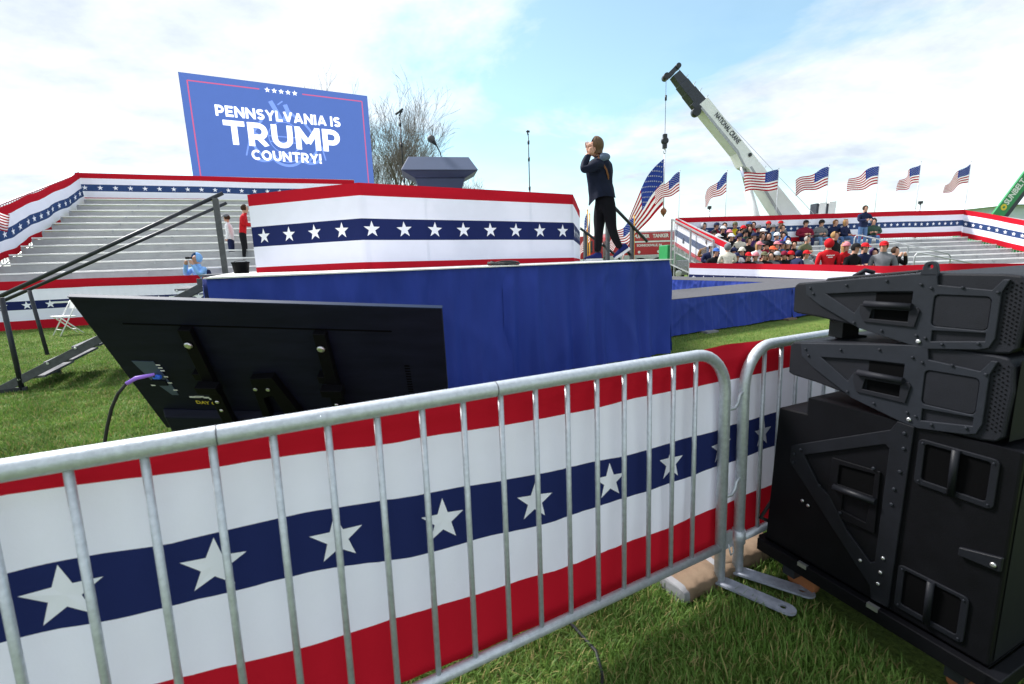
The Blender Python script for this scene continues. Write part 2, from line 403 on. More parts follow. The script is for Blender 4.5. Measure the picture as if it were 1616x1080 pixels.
# ================================================================== NEAR BARRICADES AND BUNTING
FA, FSL, FLN = 0.5017, -0.01438, 0.02823
FB = V((0.7057, 1.7140, 0))
fd = V((math.cos(FA) * math.cos(FSL), math.sin(FA) * math.cos(FSL), math.sin(FSL)))
fn = V((-math.sin(FA), math.cos(FA), 0))
fu = fd.cross(fn) if fd.cross(fn).z > 0 else fn.cross(fd)
fu = (fu * math.cos(FLN) + fn * math.sin(FLN)).normalized()
def fp(s, z, o=0.0): return FB + fd * s + fu * z + fn * o
def barricade(label, s0, s1, bars, foot_dirs, seams):
    t = thing('crowd_barricade', label, 'barricade', fp((s0 + s1) / 2, 0), 0, 'steel barricades hung with bunting')
    R, zt, zb = 0.17, 1.046, 0.195
    pts = [fp(s0, 0.03)]
    for k in range(9):
        a = math.pi - k * math.pi / 16
        pts.append(fp(s0 + R + R * math.cos(a), zt - R + R * math.sin(a)))
    for k in range(9):
        a = math.pi / 2 - k * math.pi / 16
        pts.append(fp(s1 - R + R * math.cos(a), zt - R + R * math.sin(a)))
    pts.append(fp(s1, 0.03))
    m = MB(); m.tube(pts, 0.0225, 14); m.build('frame_tube', 'galv', t)
    m = MB(); m.tube([fp(s0 + 0.01, zb), fp(s1 - 0.01, zb)], 0.018, 12); m.build('bottom_rail', 'galv', t)
    for s in bars:
        e = min(s - s0, s1 - s); zz = zt
        if e < R: zz = zt - R + math.sqrt(max(0, R * R - (R - e) ** 2))
        m = MB(); m.tube([fp(s, zb), fp(s, zz - 0.01)], 0.0088, 10); m.build('bar', 'galv', t)
    for s in seams:
        m = MB(); m.tube([fp(s - 0.0015, zt), fp(s + 0.0015, zt)], 0.0233, 14); m.build('tube_seam', 'dark_seam', t)
    for s, dr in ((s0, foot_dirs[0]), (s1, foot_dirs[1])):
        d = V((math.cos(dr), math.sin(dr), 0)); e = V((-d.y, d.x, 0)); o = fp(s, 0); o.z = 0.035
        w = 0.032; poly = [(-0.10, -w), (0.26, -w)] + [(0.26 + w * math.sin(a), -w * math.cos(a)) for a in [math.pi * k / 8 for k in range(1, 8)]] + [(0.26, w), (-0.10, w)]
        hole = [(0.245 + 0.013 * math.cos(-k * math.pi / 5), 0.013 * math.sin(-k * math.pi / 5)) for k in range(10)]
        m = MB(); m.prism(poly, (o, d, e, V((0, 0, 1))), 0, 0.009, 0, [hole]); m.build('foot_plate', 'galv_flat', t)
    return t
sp_ = 0.12127
b1 = barricade('long galvanised barricade in front, its foot plate beside the brown paper sack', -2.22, 0.178, [(i) * -sp_ for i in range(0, 18)], (-1.0, -0.76), (-1.565, -0.865))
b2 = barricade('galvanised barricade half hidden behind the black loudspeaker stack', 0.30, 2.72, [0.43 + 0.1205 * i for i in range(0, 18)], (-0.62, -1.0), (0.95,))
for z in (0.80, 0.42):
    m = MB()
    m.tube([fp(0.178, z, -0.0), fp(0.235, z, -0.005), fp(0.255, z + 0.02, -0.005), fp(0.262, z + 0.05, -0.005), fp(0.29, z + 0.066, -0.005)], 0.0075, 8)
    m.build('coupling_hook', 'galv', b1)
m = MB(); m.box(fp(0.225, 0.215), (0.05, 0.012, 0.075), (fd, fn, fu)); m.tube([fp(0.19, 0.22, -0.03), fp(0.2, 0.17, -0.035), fp(0.24, 0.16, -0.02), fp(0.26, 0.2, 0)], 0.003, 6); m.build('coupling_bracket', 'galv', b1)
m = MB(); m.lathe(fp(0.30, 0.21), fu, [(-0.03, 0.028), (0.03, 0.028)], 12); m.build('coupling_ring', 'galv', b2)
# bunting: stripe edges interpolated along the barricades
SK = [-2.4, -1.9, -1.7, -1.4, -1.15, -0.65, -0.2, 0.2, 2.8]
EK = [[1.00, .985, .965, .945, .926, .905, .912, .905, .90], [.83, .822, .800, .792, .763, .718, .700, .700, .70], [.69, .671, .644, .626, .580, .535, .536, .537, .54], [.51, .49, .46, .417, .400, .342, .345, .352, .355]]
n_a, n_b = smooth_noise(3), smooth_noise(8)
def ban_top(s): return float(np.interp(s, [-2.4, -1.0, 0.1, 0.25, 0.6, 2.8], [1.045, 1.05, 1.052, 1.06, 1.05, 1.04])) + 0.003 * n_a(s * 5)
def ban_bot(s): return float(np.interp(s, SK, [.33, .30, .26, .22, .19, .165, .16, .165, .17])) + 0.008 * n_b(s * 4)
def ban_edges(s): return [ban_top(s)] + [float(np.interp(s, SK, e)) + 0.004 * n_a(s * 3 + i) for i, e in enumerate(EK)] + [ban_bot(s)]
def ban_off(s, z):
    fold = 0.010 * math.exp(-((z - 0.985 - 0.01 * math.sin(s * 3)) / 0.016) ** 2)
    return 0.046 + 0.012 * n_b(s * 2.1 + z) + 0.008 * n_a(s * 4.5 - z * 3) + 0.004 * n_b(s * 11 + z * 6) + 0.0025 * n_a(s * 19 - z * 14) + 0.004 * math.exp(-(((s + .11) % .31 - .155) / .007) ** 2) + 0.006 * math.sin(z * 9 + s * 2) * (1.1 - z) - fold
def ban_p(s, z, o=0.0): return fp(s, z, ban_off(s, z) + o)
bt = thing('bunting_banner', 'red white and navy star bunting behind the front barricade bars', 'bunting', fp(0, 0.16, 0.04), 0)
ns = 170
names = ['red_stripe', 'white_stripe', 'navy_stripe', 'white_stripe', 'red_stripe']
for j in range(5):
    m = MB()
    m.grid(lambda u, v: (lambda s: (lambda E: ban_p(s, E[j] + (E[j + 1] - E[j]) * v))(ban_edges(s)))(-2.4 + 5.1 * u), ns, 8)
    so_ = m.build(names[j], [['cloth_red', 'cloth_white', 'cloth_navy', 'cloth_white', 'cloth_red'][j]], bt, fix=False)
    if j == 2: navy_o = so_
for k, s in enumerate([-2.14, -1.873, -1.607, -1.331, -1.036, -0.713, -0.394, -0.083, 0.217, 0.515, 0.82, 1.12, 1.42]):
    E = ban_edges(s); zc = (E[2] + E[3]) / 2; dz = (ban_edges(s + .1)[2] - ban_edges(s - .1)[2]) / .2
    pts = star_pts(0.070, [0.05, -0.02, 0.08, -0.04, 0.03][k % 5])
    vs_ = [ban_p(s + a, zc + b_ + dz * a, -0.0025) for a, b_ in pts] + [ban_p(s, zc, -0.0025)]
    m = MB(); m.add(vs_, star_faces()); m.build('star', 'cloth_star', navy_o, fix=False)

# ================================================================== STAGE
C0 = V((2.25, 6.71, 0)); su = V((0.883, 0.469, 0)).normalized(); sv = V((-su.y, su.x, 0)); UZ = V((0, 0, 1))
ZD = 1.37
def sp3(u, v, z): return C0 + su * u + sv * v + UZ * z
def loft_top(name, poly, z0, z1, mats, parent):
    m = MB(); m.prism(poly, (C0.copy(), su, sv, UZ), z0, z1); return m.build(name, mats, parent)
stage = thing('main_stage', 'main speaking stage skirted in royal blue cloth', 'stage', sp3(-2.8, 2.5, 0))
loft_top('deck', [(-5.54, 0), (0, 0), (0, 5.2), (-5.54, 5.2)], ZD - 0.10, ZD, 'deck_white', stage)
def skirt_panel(p, q, z0, z1, seed, parent, amp=0.03, ripple=6.0, step=0.03):
    p, q = V(p), V(q); l = (q - p).length; d = (q - p).normalized(); n = V((d.y, -d.x, 0))
    a_, b_ = smooth_noise(seed), smooth_noise(seed + 31)
    def fnc(u, v):
        s = u * l; k = 1 - v
        diag = 0.35 * math.sin(s * 2.2 + v * 3.5 + seed) + 0.25 * math.sin(s * 5.1 - v * 4 + seed * 2)
        e = min(1.0, (1 - v) * 6)
        w = amp * e * (0.5 + 0.8 * k) * (a_(s * ripple * 0.5 + 0.5 * v) + 0.5 * b_(s * ripple * 1.6) + diag * (0.6 + v))
        w += e * (0.45 + .55 * k) * 0.55 * amp * (math.sin(s * ripple * 2.9 + 2.6 * a_(s * 1.1) + .5 * v) + .5 * math.sin(s * ripple * 5.3 + 3 * b_(s * 1.7) - .8 * v))
        cr_ = math.sin(s * 7.3 + 5.5 * v + 2.5 * b_(s * 1.1)) ; cr2 = math.sin(s * 4.1 - 6.5 * v + 2 * a_(s * 1.7 + 1))
        w += e * (0.024 * max(0, cr_) ** 8 * (.3 + .7 * max(0, b_(s * 1.3 + v * 2))) + 0.022 * max(0, cr2) ** 8 * (.3 + .7 * max(0, a_(s * 1.9 - v * 2))))
        w += 0.006 * math.sin(s * 55 + 3 * a_(s * 3)) * max(0, 1 - abs(v - .93) / .2)
        zz = z0 + (z1 - z0) * v
        if v == 0: zz += 0.015 * a_(s * 3)
        return p + d * s + n * (w + 0.03 + 0.05 * k * k) + UZ * zz
    m = MB(); m.grid(fnc, int(l / step), 26); return m.build('skirt_panel', 'skirt_blue', parent, fix=False)
skirt_panel(sp3(-5.54, -.012, 0), sp3(-2.60, -.012, 0), 0.02, ZD - 0.012, 3, stage, 0.052)
skirt_panel(sp3(-2.67, 0, 0), sp3(0.0, 0, 0), 0.02, ZD - 0.012, 5, stage, 0.052)
skirt_panel(sp3(0, 0, 0), sp3(0, 5.2, 0), 0.02, ZD - 0.012, 11, stage, 0.035)
skirt_panel(sp3(-5.54, 5.2, 0), sp3(-5.54, 0, 0), 0.02, ZD - 0.012, 12, stage, 0.03)
m = MB(); m.bar(sp3(-5.56, -0.02, ZD - 0.008), sp3(0.04, -0.02, ZD - 0.008), 0.09, 0.012); m.build('edge_trim', 'deck_white', stage)
for u in (-5.4, -4.1, -2.7, -1.4, -0.15):
    for v in (0.2, 2.6, 5.0):
        m = MB(); m.tube([sp3(u, v, 0), sp3(u, v, ZD - 0.1)], 0.03, 8); m.build('leg', 'steel_dark', stage)
# stage bunting path (three faces) with its raised inner platform
BA, BB, BC = V((-3.60, 6.73, 0)), V((-1.88, 6.18, 0)), V((1.055, 7.752, 0))
BD = BC + V((0.56, 2.83, 0)).normalized() * 2.3
ris = thing('platform_riser', 'low raised platform behind the stage bunting', 'platform', (-0.9, 7.9, ZD))
m = MB(); inner = [BA + V((0.25, 0.2, 0)), BB + V((0.03, 0.3, 0)), BC + V((-0.2, 0.1, 0)), BD + V((-0.3, 0, 0)), BA + V((-0.6, 2.6, 0)) * 0.5 + BD * 0.5 + V((-1.0, 1.0, 0)), BA + V((0.2, 2.0, 0))]
inner = inner[:4] + [V((-2.6, 9.6, 0))]
m.prism([(p.x, p.y) for p in inner], (V((0, 0, 0)), V((1, 0, 0)), V((0, 1, 0)), UZ), ZD + 0.004, ZD + 0.40); m.build('platform_deck', 'deck_grey', ris)
tops = [BA + UZ * (ZD + 1.07), BB + UZ * (ZD + 1.09), BC + UZ * (ZD + 1.06), BD + UZ * (ZD + 1.02)]
sb, _ = stripes_banner('bunting_banner', BAN, tops, [0, .155, .440, .712, .995, 1.085], 0.007, 2.0, 0.428, 0.108, 4, 0.09, origin=BB + UZ * ZD, stars_as_parts=True, sway=0.006)
tag(sb, 'tall star bunting wrapped round the front of the stage platform', 'bunting')
m = MB()
for a, c in ((BA, BB), (BB, BC), (BC, BD)):
    d = (c - a).normalized(); n = V((-d.y, d.x, 0)) * 0.06
    m.tube([a + n + UZ * (ZD + 1.04), c + n + UZ * (ZD + 1.03)], 0.02, 8)
    k = int((c - a).length / 0.9) + 1
    for i in range(k + 1):
        p = a.lerp(c, i / k) + n; m.tube([p + UZ * (ZD + 0.002), p + UZ * (ZD + 1.03)], 0.018, 8)
m.build('railing', 'steel_dark', sb)
# wood edge trim, small cable heap and bucket on the deck
m = MB()
for k in range(7):
    c = V((-0.13 + 0.02 * k, 5.60 + 0.02 * (k % 3), ZD + 0.018 + 0.010 * (k % 3)))
    m.tube([c + V((math.cos(a) * (0.13 + 0.015 * (k % 2)), math.sin(a) * 0.07, 0.012 * math.sin(2 * a + k))) for a in [i * math.pi / 8 for i in range(17)]], 0.008, 6)
tag(m.build('cable_coil', 'rubber', origin=(-0.1, 5.62, ZD)), 'small coil of dark cable on the stage edge below the stars', 'cable')
bk = thing('bucket', 'small black bucket on the stage beside the stair handrail', 'bucket', at(381.5, 431, 6.35) * 1.0)
bl = bk.location.copy(); bl.z = ZD + 0.003; bk.location = bl
m = MB(); m.lathe(bl, UZ, [(0, 0.085), (0.005, 0.09), (0.13, 0.105), (0.132, 0.112), (0.15, 0.112), (0.15, 0.098), (0.04, 0.085)], 20); m.build('pail', 'black_metal', bk)
m = MB(); m.tube([bl + V((-0.11, 0, 0.14)), bl + V((-0.06, 0, 0.165)), bl + V((0, 0, 0.172)), bl + V((0.06, 0, 0.165)), bl + V((0.11, 0, 0.14))], 0.004, 6); m.build('handle', 'steel_dark', bk)

# lectern ------------------------------------------------------------
lc = V((-1.0, 7.30, ZD + 0.402))
lt = thing('lectern', 'slate blue lectern with flared top on the stage', 'lectern', lc)
def frust(mb_, c, z0, a0, b0, z1, a1, b1, sh=0.0, m=0):
    P = []
    for z, a, b, s in ((z0, a0, b0, 0), (z1, a1, b1, sh)):
        for i, j in ((-1, -1), (1, -1), (1, 1), (-1, 1)): P.append(V((c.x, c.y, z)) + lu * (i * a / 2) + lv * (j * b / 2 + s))
    mb_.hexa(P, m)
la = 0.18; lu = V((math.cos(la), math.sin(la), 0)); lv = V((-lu.y, lu.x, 0))
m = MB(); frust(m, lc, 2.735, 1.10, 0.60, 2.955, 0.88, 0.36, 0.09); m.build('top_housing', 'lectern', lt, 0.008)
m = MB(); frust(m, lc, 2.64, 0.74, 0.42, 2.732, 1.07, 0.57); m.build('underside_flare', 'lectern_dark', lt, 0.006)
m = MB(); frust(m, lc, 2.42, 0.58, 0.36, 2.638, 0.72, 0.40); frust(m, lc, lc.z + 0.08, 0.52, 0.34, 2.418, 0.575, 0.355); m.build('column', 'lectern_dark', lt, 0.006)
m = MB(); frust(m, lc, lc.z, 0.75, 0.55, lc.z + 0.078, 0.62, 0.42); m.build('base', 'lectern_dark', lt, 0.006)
mo = at(697, 250, 7.42); mh = at(680.5, 219.5, 7.30)
mt_ = thing('lectern_microphone', 'gooseneck microphone bending forward over the lectern', 'microphone', mo)
m = MB(); m.tube([mo + V((0, 0, -0.1)), mo, mo + V((-0.02, 0, 0.09)), mo + V((-0.06, -0.02, 0.17)), mh + V((0.05, 0.02, -0.06))], 0.009, 8); m.build('gooseneck', 'steel_dark', mt_)
dm = (mh - (mh + V((0.055, 0.02, -0.07)))).normalized()
m = MB(); m.lathe(mh - dm * 0.11, dm, [(0, 0.016), (0.05, 0.03), (0.07, 0.034)], 14); m.build('mic_body', 'steel_dark', mt_)
m = MB(); m.lathe(mh - dm * 0.04, dm, [(0, 0.04), (0.02, 0.052), (0.05, 0.056), (0.075, 0.048), (0.09, 0.03), (0.095, 0.01)], 16); m.build('mic_head', 'mic_mesh', mt_)
def mic_stand(px, py, Y, label, tilt, headlen):
    tpt = at(px, py, Y); base = V((tpt.x, tpt.y, ZD + 0.402))
    t = thing('microphone_stand', label, 'stand', base, 0, 'straight microphone stands on the stage')
    h = tpt.z - base.z - 0.08
    m = MB(); m.tube([base + UZ * 0.02, base + UZ * (h * 0.52)], 0.014, 10); m.tube([base + UZ * (h * 0.5), base + UZ * h], 0.0085, 8); m.build('pole', 'steel_dark', t)
    m = MB(); m.lathe(base, UZ, [(0, 0.13), (0.02, 0.13), (0.03, 0.02)], 18); m.build('round_base', 'steel_dark', t)
    for k in (0.5, 0.78, 0.94):
        m = MB(); m.lathe(base + UZ * (h * k), UZ, [(-0.03, 0.017), (0.03, 0.02)], 10); m.build('clutch', 'steel_dark', t)
    c = base + UZ * (h + 0.01)
    m = MB(); m.tube([c, c + UZ * 0.05 + V((tilt * 0.02, 0, 0)), c + UZ * 0.07 + V((tilt * 0.05, 0, 0))], 0.012, 8)
    m.tube([c + V((-headlen / 2, 0, 0.055 - 0.03 * tilt)), c + V((headlen / 2, 0, 0.075 + 0.03 * tilt))], 0.016, 10); m.build('mic_clip', 'steel_dark', t)
    return t
mic_stand(630, 176, 7.75, 'microphone stand left of the lectern against the bare tree', 1, 0.12)
mic_stand(833.5, 207, 8.2, 'microphone stand standing alone against open sky right of the lectern', -0.6, 0.05)

# left stair ----------------------------------------------------------
ST0 = V((-6.20, 5.72, 0)); ST1 = V((-4.09, 6.84, 0)); std = (ST1 - ST0).normalized(); stn = V((-std.y, std.x, 0))
stl = (ST1 - ST0).length; SW = 1.15
stair = thing('portable_stair', 'dark open tread stair with handrails up the left side of stage', 'stair', ST0 + stn * SW / 2)
slope = (ZD - 0.02) / stl
sdir = (std + UZ * slope).normalized()
for k in (0, 1):
    o = stn * (SW * k)
    m = MB(); m.bar(ST0 + o - std * 0.25 + UZ * (0.10 - 0.25 * slope + 0.06), ST1 + o - std * 0.33 + UZ * (ZD - 0.33 * slope + 0.02), 0.035, 0.10, (0, 0, 1))
    m.bar(ST1 + o - std * 0.38 + UZ * (ZD - 0.11), ST1 + o + UZ * (ZD - 0.11), 0.04, 0.11)
    m.build('stringer', 'stair_grey', stair, 0.004)
    for i in range(7):
        m = MB()
        p = ST0 + o - std * 0.06 + std * (stl - 0.45) * (i + 0.2) / 6.6
        h = 0.10 + (p - ST0 - o).dot(std) * slope + 0.06
        m.lathe(p + UZ * h - stn * 0.02 * (1 if k == 0 else 1), -stn, [(0, 0.016), (0.008, 0.014)], 10)
        m.build('bolt', 'bolt', stair)
nst = 7
for i in range(nst):
    f = (i + 0.35) / nst; p = ST0 + std * (stl - 0.3) * f - std * 0.02
    z = 0.10 + (stl - 0.3) * f * slope
    m = MB(); m.box(p + stn * SW / 2 + UZ * z, (0.29, SW - 0.045, 0.03), (std, stn, UZ)); m.build('tread', 'tread', stair, 0.004)
m = MB(); m.box(ST1 - std * 0.17 + stn * SW / 2 + UZ * (ZD - 0.02), (0.36, SW - 0.05, 0.03), (std, stn, UZ)); m.build('landing', 'tread', stair)
for k in (0, 1):
    m = MB(); m.bar(ST0 + stn * SW * k + UZ * 0.03 - std * 0.35, ST0 + stn * SW * k + UZ * 0.03 + std * 0.05, 0.05, 0.05); m.build('foot_bar', 'steel_dark', stair)
pn0, pn1 = at(-30, 482, 5.72), at(341, 310, 6.86)
m = MB(); dd_ = (pn1 - pn0).normalized(); m.tube([pn0, pn1 + dd_ * 0.10], 0.026, 10); m.build('handrail', 'steel_dark', stair)
fr0, fr1 = at(-20, 486, 6.6), at(352, 323, 7.75)
m = MB(); m.tube([fr0, fr1 + (fr1 - fr0).normalized() * 0.06], 0.024, 10); m.build('handrail', 'steel_dark', stair)
for a, b_, r in ((ST0 + UZ * 0.02, at(2, 470, 5.70), 0.027), (at(75, 560, 6.75), at(46, 458, 6.75), 0.024)):
    m = MB(); m.tube([a, b_], r, 10); m.build('post', 'steel_dark', stair)
pb = ST1 - std * 0.02 + stn * 0.02; pt = pn1 - dd_ * 0.05
m = MB(); m.bar(V((pb.x, pb.y, ZD + 0.005)), V((pb.x, pb.y, pt.z - 0.01)), 0.10, 0.075, su); m.build('post', 'stair_grey', stair, 0.004)

# right stair and rails at the back right of the stage
rs = thing('back_stair', 'stair with black sloping handrails behind the walking woman', 'stair', (1.9, 11.4, 0))
r0, r1 = at(966, 324, 10.6), at(1021, 381, 11.5)
m = MB(); m.tube([r0, r1], 0.035, 8); m.build('handrail', 'steel_dark', rs)
r0b, r1b = at(915, 360, 12.2), at(975, 405, 13.2)
m = MB(); m.tube([r0b, r1b], 0.033, 8); m.build('handrail', 'steel_dark', rs)
m = MB(); m.tube([at(950, 385, 11.0), at(978, 409, 11.4)], 0.025, 8); m.tube([at(984, 389, 11.0), at(996, 405, 11.3)], 0.03, 8); m.build('mid_rail', 'steel_dark', rs)
for px, py, Y in ((959, 345, 11.0), (997.5, 357, 11.2), (923.5, 367, 12.4)):
    p = at(px, py, Y); m = MB(); m.bar(V((p.x, p.y, 0)), p, 0.075, 0.075, su); m.build('post', 'stair_grey', rs)
m = MB()
for i in range(6):
    m.box(V((1.75 + 0.13 * i, 11.9 + 0.24 * i, ZD - 0.2 - 0.2 * i)), (1.6, 0.28, 0.04), (su, sv, UZ))
m.build('tread', 'tread', rs)

# catwalk -------------------------------------------------------------
cat = thing('catwalk', 'low L shaped catwalk with grey top and blue skirt', 'walkway', sp3(4, 1.7, 0))
ZC = 0.66
loft_top('catwalk_deck', [(0.06, 0.95), (7.85, 1.12), (7.85, 9.6), (6.2, 9.6), (6.2, 2.6), (0.06, 2.45)], ZC - 0.08, ZC, 'carpet', cat)
for a, b_, sd in (((0.06, 0.95), (4.72, 1.05), 21), ((4.72, 1.05), (7.85, 1.12), 22), ((6.2, 2.6), (0.06, 2.45), 23), ((6.2, 9.6), (6.2, 2.6), 24), ((7.85, 1.12), (7.85, 9.6), 25), ((7.85, 9.6), (6.2, 9.6), 26)):
    skirt_panel(sp3(a[0], a[1], 0), sp3(b_[0], b_[1], 0), 0.03, ZC - 0.006, sd, cat, 0.020, 11.0, 0.03)
for u, v in ((2.0, 0.86), (4.55, 0.95)):
    m = MB(); m.box(sp3(u, v, 0.02), (0.3, 0.18, 0.035), (su, sv, UZ)); m.build('plywood_pad', 'bag_paper' if u > 3 else 'bag_white', cat)

# ================================================================== CONFIDENCE MONITOR
TVO = V((-1.996, 2.1156, 1.3307)); tr = V((0.9976, 0.0208, -0.0666)).normalized(); td = V((-0.0672, 0.5421, -0.8376)).normalized(); tn = -V((0.0187, 0.8401, 0.5422)).normalized()
TW, TH = 1.68, 0.966
TF = (TVO, tr, td, tn)
def tp(a, b, o=0.0): return TVO + tr * a + td * b + tn * o
tv = thing('floor_monitor', 'large black flat screen tilted on a floor stand, its back to us', 'monitor', V((-1.2, 2.6, 0)))
m = MB(); m.prism([(0, 0), (TW, 0), (TW, TH), (0, TH)], TF, -0.022, 0.0); m.build('back_cover', 'tv_black', tv, 0.003)
m = MB(); m.box(tp(TW / 2, -0.003, -0.011), (TW + 0.004, 0.004, 0.020), (tr, td, tn)); m.build('top_bezel', 'tv_edge', tv)
m = MB(); m.prism([(0.006, 0.006), (TW - 0.006, 0.006), (TW - 0.006, TH - 0.006), (0.006, TH - 0.006)], TF, -0.026, -0.0225); m.build('screen', 'screen_glass', tv)
m = MB(); m.hexa([tp(0.06, 0.78, 0.001), tp(1.62, 0.78, 0.001), tp(1.64, 0.955, 0.001), tp(0.04, 0.955, 0.001), tp(0.09, 0.80, 0.05), tp(1.59, 0.80, 0.05), tp(1.60, 0.94, 0.06), tp(0.08, 0.94, 0.06)]); m.build('electronics_bulge', 'tv_black', tv, 0.008)
m = MB(); m.prism([(0.166, 0.143), (1.431, 0.143), (1.431, 0.152), (0.166, 0.152)], TF, 0.0005, 0.0015); m.build('vent_slot', 'pa_dark', tv)
m = MB()
for k in range(11): m.prism([(1.465, 0.38 + 0.02 * k), (1.492, 0.38 + 0.02 * k), (1.492, 0.390 + 0.02 * k), (1.465, 0.390 + 0.02 * k)], TF, 0.0005, 0.0015)
m.build('vent_slot', 'pa_dark', tv)
m = MB(); m.prism([(0.082, 0.40), (0.190, 0.40), (0.200, 0.50), (0.205, 0.66), (0.17, 0.66), (0.112, 0.54)], TF, 0.0008, 0.003); m.build('port_panel', 'tv_panel', tv)
m = MB(); m.prism([(0.12, 0.535), (0.19, 0.535), (0.19, 0.575), (0.125, 0.575)], TF, 0.003, 0.012); m.build('socket_block', 'tv_black', tv)
m = MB()
for a, b_ in ((.203, .424), (.205, .445), (.207, .466), (.203, .512), (.202, .560), (.206, .618), (.105, .583)):
    m.prism([(a - .011, b_ - .004), (a + .011, b_ - .004), (a + .011, b_ + .004), (a - .011, b_ + .004)], TF, 0.0035, 0.0042)
for a, b_, w_ in ((.285, .676, .03), (.31, .672, .025), (.345, .678, .016), (.362, .69, .006)):
    m.prism([(a - w_, b_ - .006), (a + w_, b_ - .006), (a + w_, b_ + .006), (a - w_, b_ + .006)], TF, 0.001, 0.0016)
m.build('port_label', 'sticker', tv)
fr_t = (TVO, tr, -td, tn)
text_on('DAY C', 0.036, fr_t, (0.325, -0.725), 'yellow_ink', tv, 0.0008, 1.0, -0.08, 0.0004, off=0.001)
for a in (0.462, 1.092):
    m = MB(); m.hexa([tp(a - .03, .15, .002), tp(a + .03, .15, .002), tp(a + .03, .93, .062), tp(a - .03, .93, .062), tp(a - .03, .15, .035), tp(a + .03, .15, .035), tp(a + .03, .93, .10), tp(a - .03, .93, .10)])
    arm_ = m.build('mount_arm', 'black_metal', tv, 0.003)
    m = MB(); m.box(tp(a + .005, .50, .085), (.11, .05, .05), (tr, td, tn)); m.box(tp(a - .05, .455, .03), (.04, .05, .05), (tr, td, tn)); m.build('latch', 'black_metal', arm_, 0.003)
    for b_, r_ in ((.235, .019), (.53, .011), (.625, .011), (.69, .010), (.80, .010)):
        m = MB(); m.lathe(tp(a - .005, b_, .04 + .063 * (b_ - .15)), tn, [(0, r_), (.006, r_), (.010, r_ * .6)], 12); m.build('bolt', 'bolt', arm_)
m = MB(); m.prism([(.665, .47), (.785, .455), (.90, .95), (.62, .95)], TF, 0.002, 0.045, 0, [[(.69, .62), (.745, .60), (.79, .94), (.675, .94)]]); cbk = m.build('centre_bracket', 'black_metal', tv, 0.003)
for a in (.672, .738):
    m = MB(); m.lathe(tp(a, .545, .045), tn, [(0, .010), (.006, .010)], 10); m.build('bolt', 'bolt', cbk)
# stand: two A legs under the panel
m = MB()
for a in (0.462, 1.092):
    top_ = tp(a, .90, .08); m.bar(top_, V((top_.x, top_.y + .10, .04)), .05, .05)
    m.bar(V((top_.x, top_.y - .22, .03)), V((top_.x, top_.y + .70, .03)), .05, .05)
    hi = tp(a, .5, -.03); m.bar(hi, V((hi.x, hi.y + .62, .04)), .04, .04)
p0_, p1_ = tp(.462, .90, .08), tp(1.092, .90, .08); m.bar(V((p0_.x, p0_.y + .1, .05)), V((p1_.x, p1_.y + .1, .05)), .04, .04)
m.build('floor_stand', 'black_metal', tv)
# cable plugged in the monitor
c0 = tp(.160, .497, .02)
cbl = thing('monitor_cable', 'black cable with purple tape and blue plug hanging from the monitor', 'cable', V((-1.95, 2.05, 0)))
m = MB(); m.lathe(c0 + tr * 0.035, -tr, [(0, .008), (.006, .013), (.035, .013), (.04, .008)], 12); m.build('plug', 'plug_blue', cbl)
g = [c0 - tr * .002, c0 - tr * .05 + tn * .01, c0 - tr * .08 + tn * .02]
def px3(x, y, Y): return at(x, y, Y)
pa_, pb_, pc_ = px3(244, 591, 1.98), px3(215, 597, 1.95), px3(199, 606, 1.93)
m = MB(); m.tube([c0 - tr * .005, pa_], .004, 8); m.tube([pc_, px3(186, 622, 1.93), px3(176, 645, 1.93), px3(169, 675, 1.93), px3(165, 700, 1.93), px3(163, 760, 1.93), px3(170, 850, 1.95), V((-1.55, 2.0, .012)), V((-1.2, 2.3, .01)), V((-.8, 2.9, .01))], .0068, 8); m.build('cord', 'rubber', cbl)
m = MB(); m.tube([pa_, pb_, pc_], [.006, .009, .008], 10); m.build('tape_sleeve', 'tape_purple', cbl)

# ================================================================== LOUDSPEAKER STACK
PO = V((1.0613, 1.8177, 0)); pd = V((1.3387 - 1.0613, 1.1809 - 1.8177, 0)).normalized(); pw = V((-pd.y, pd.x, 0)); pn = -pw
PF = (PO, pd, UZ, pn)     # side plane: s forward, z up, n towards the aisle
def pp(s, z, o=0.0): return PO + pd * s + UZ * z + pn * o
PWD = 0.80
def rrect(x0, y0, x1, y1, r, k=4):
    P = []
    for cx, cy, a0 in ((x1 - r, y1 - r, 0), (x0 + r, y1 - r, 90), (x0 + r, y0 + r, 180), (x1 - r, y0 + r, 270)):
        for i in range(k + 1):
            a = math.radians(a0 + 90 * i / k); P.append((cx + r * math.cos(a), cy + r * math.sin(a)))
    return P
def bolt_at(s, z, parent, r=0.0055, o=0.006, mat='bolt', h=0.003):
    m = MB(); m.lathe(pp(s, z, o), pn, [(0, r), (h, r), (h + .0015, r * .6)], 10); return m.build('bolt', mat, parent)
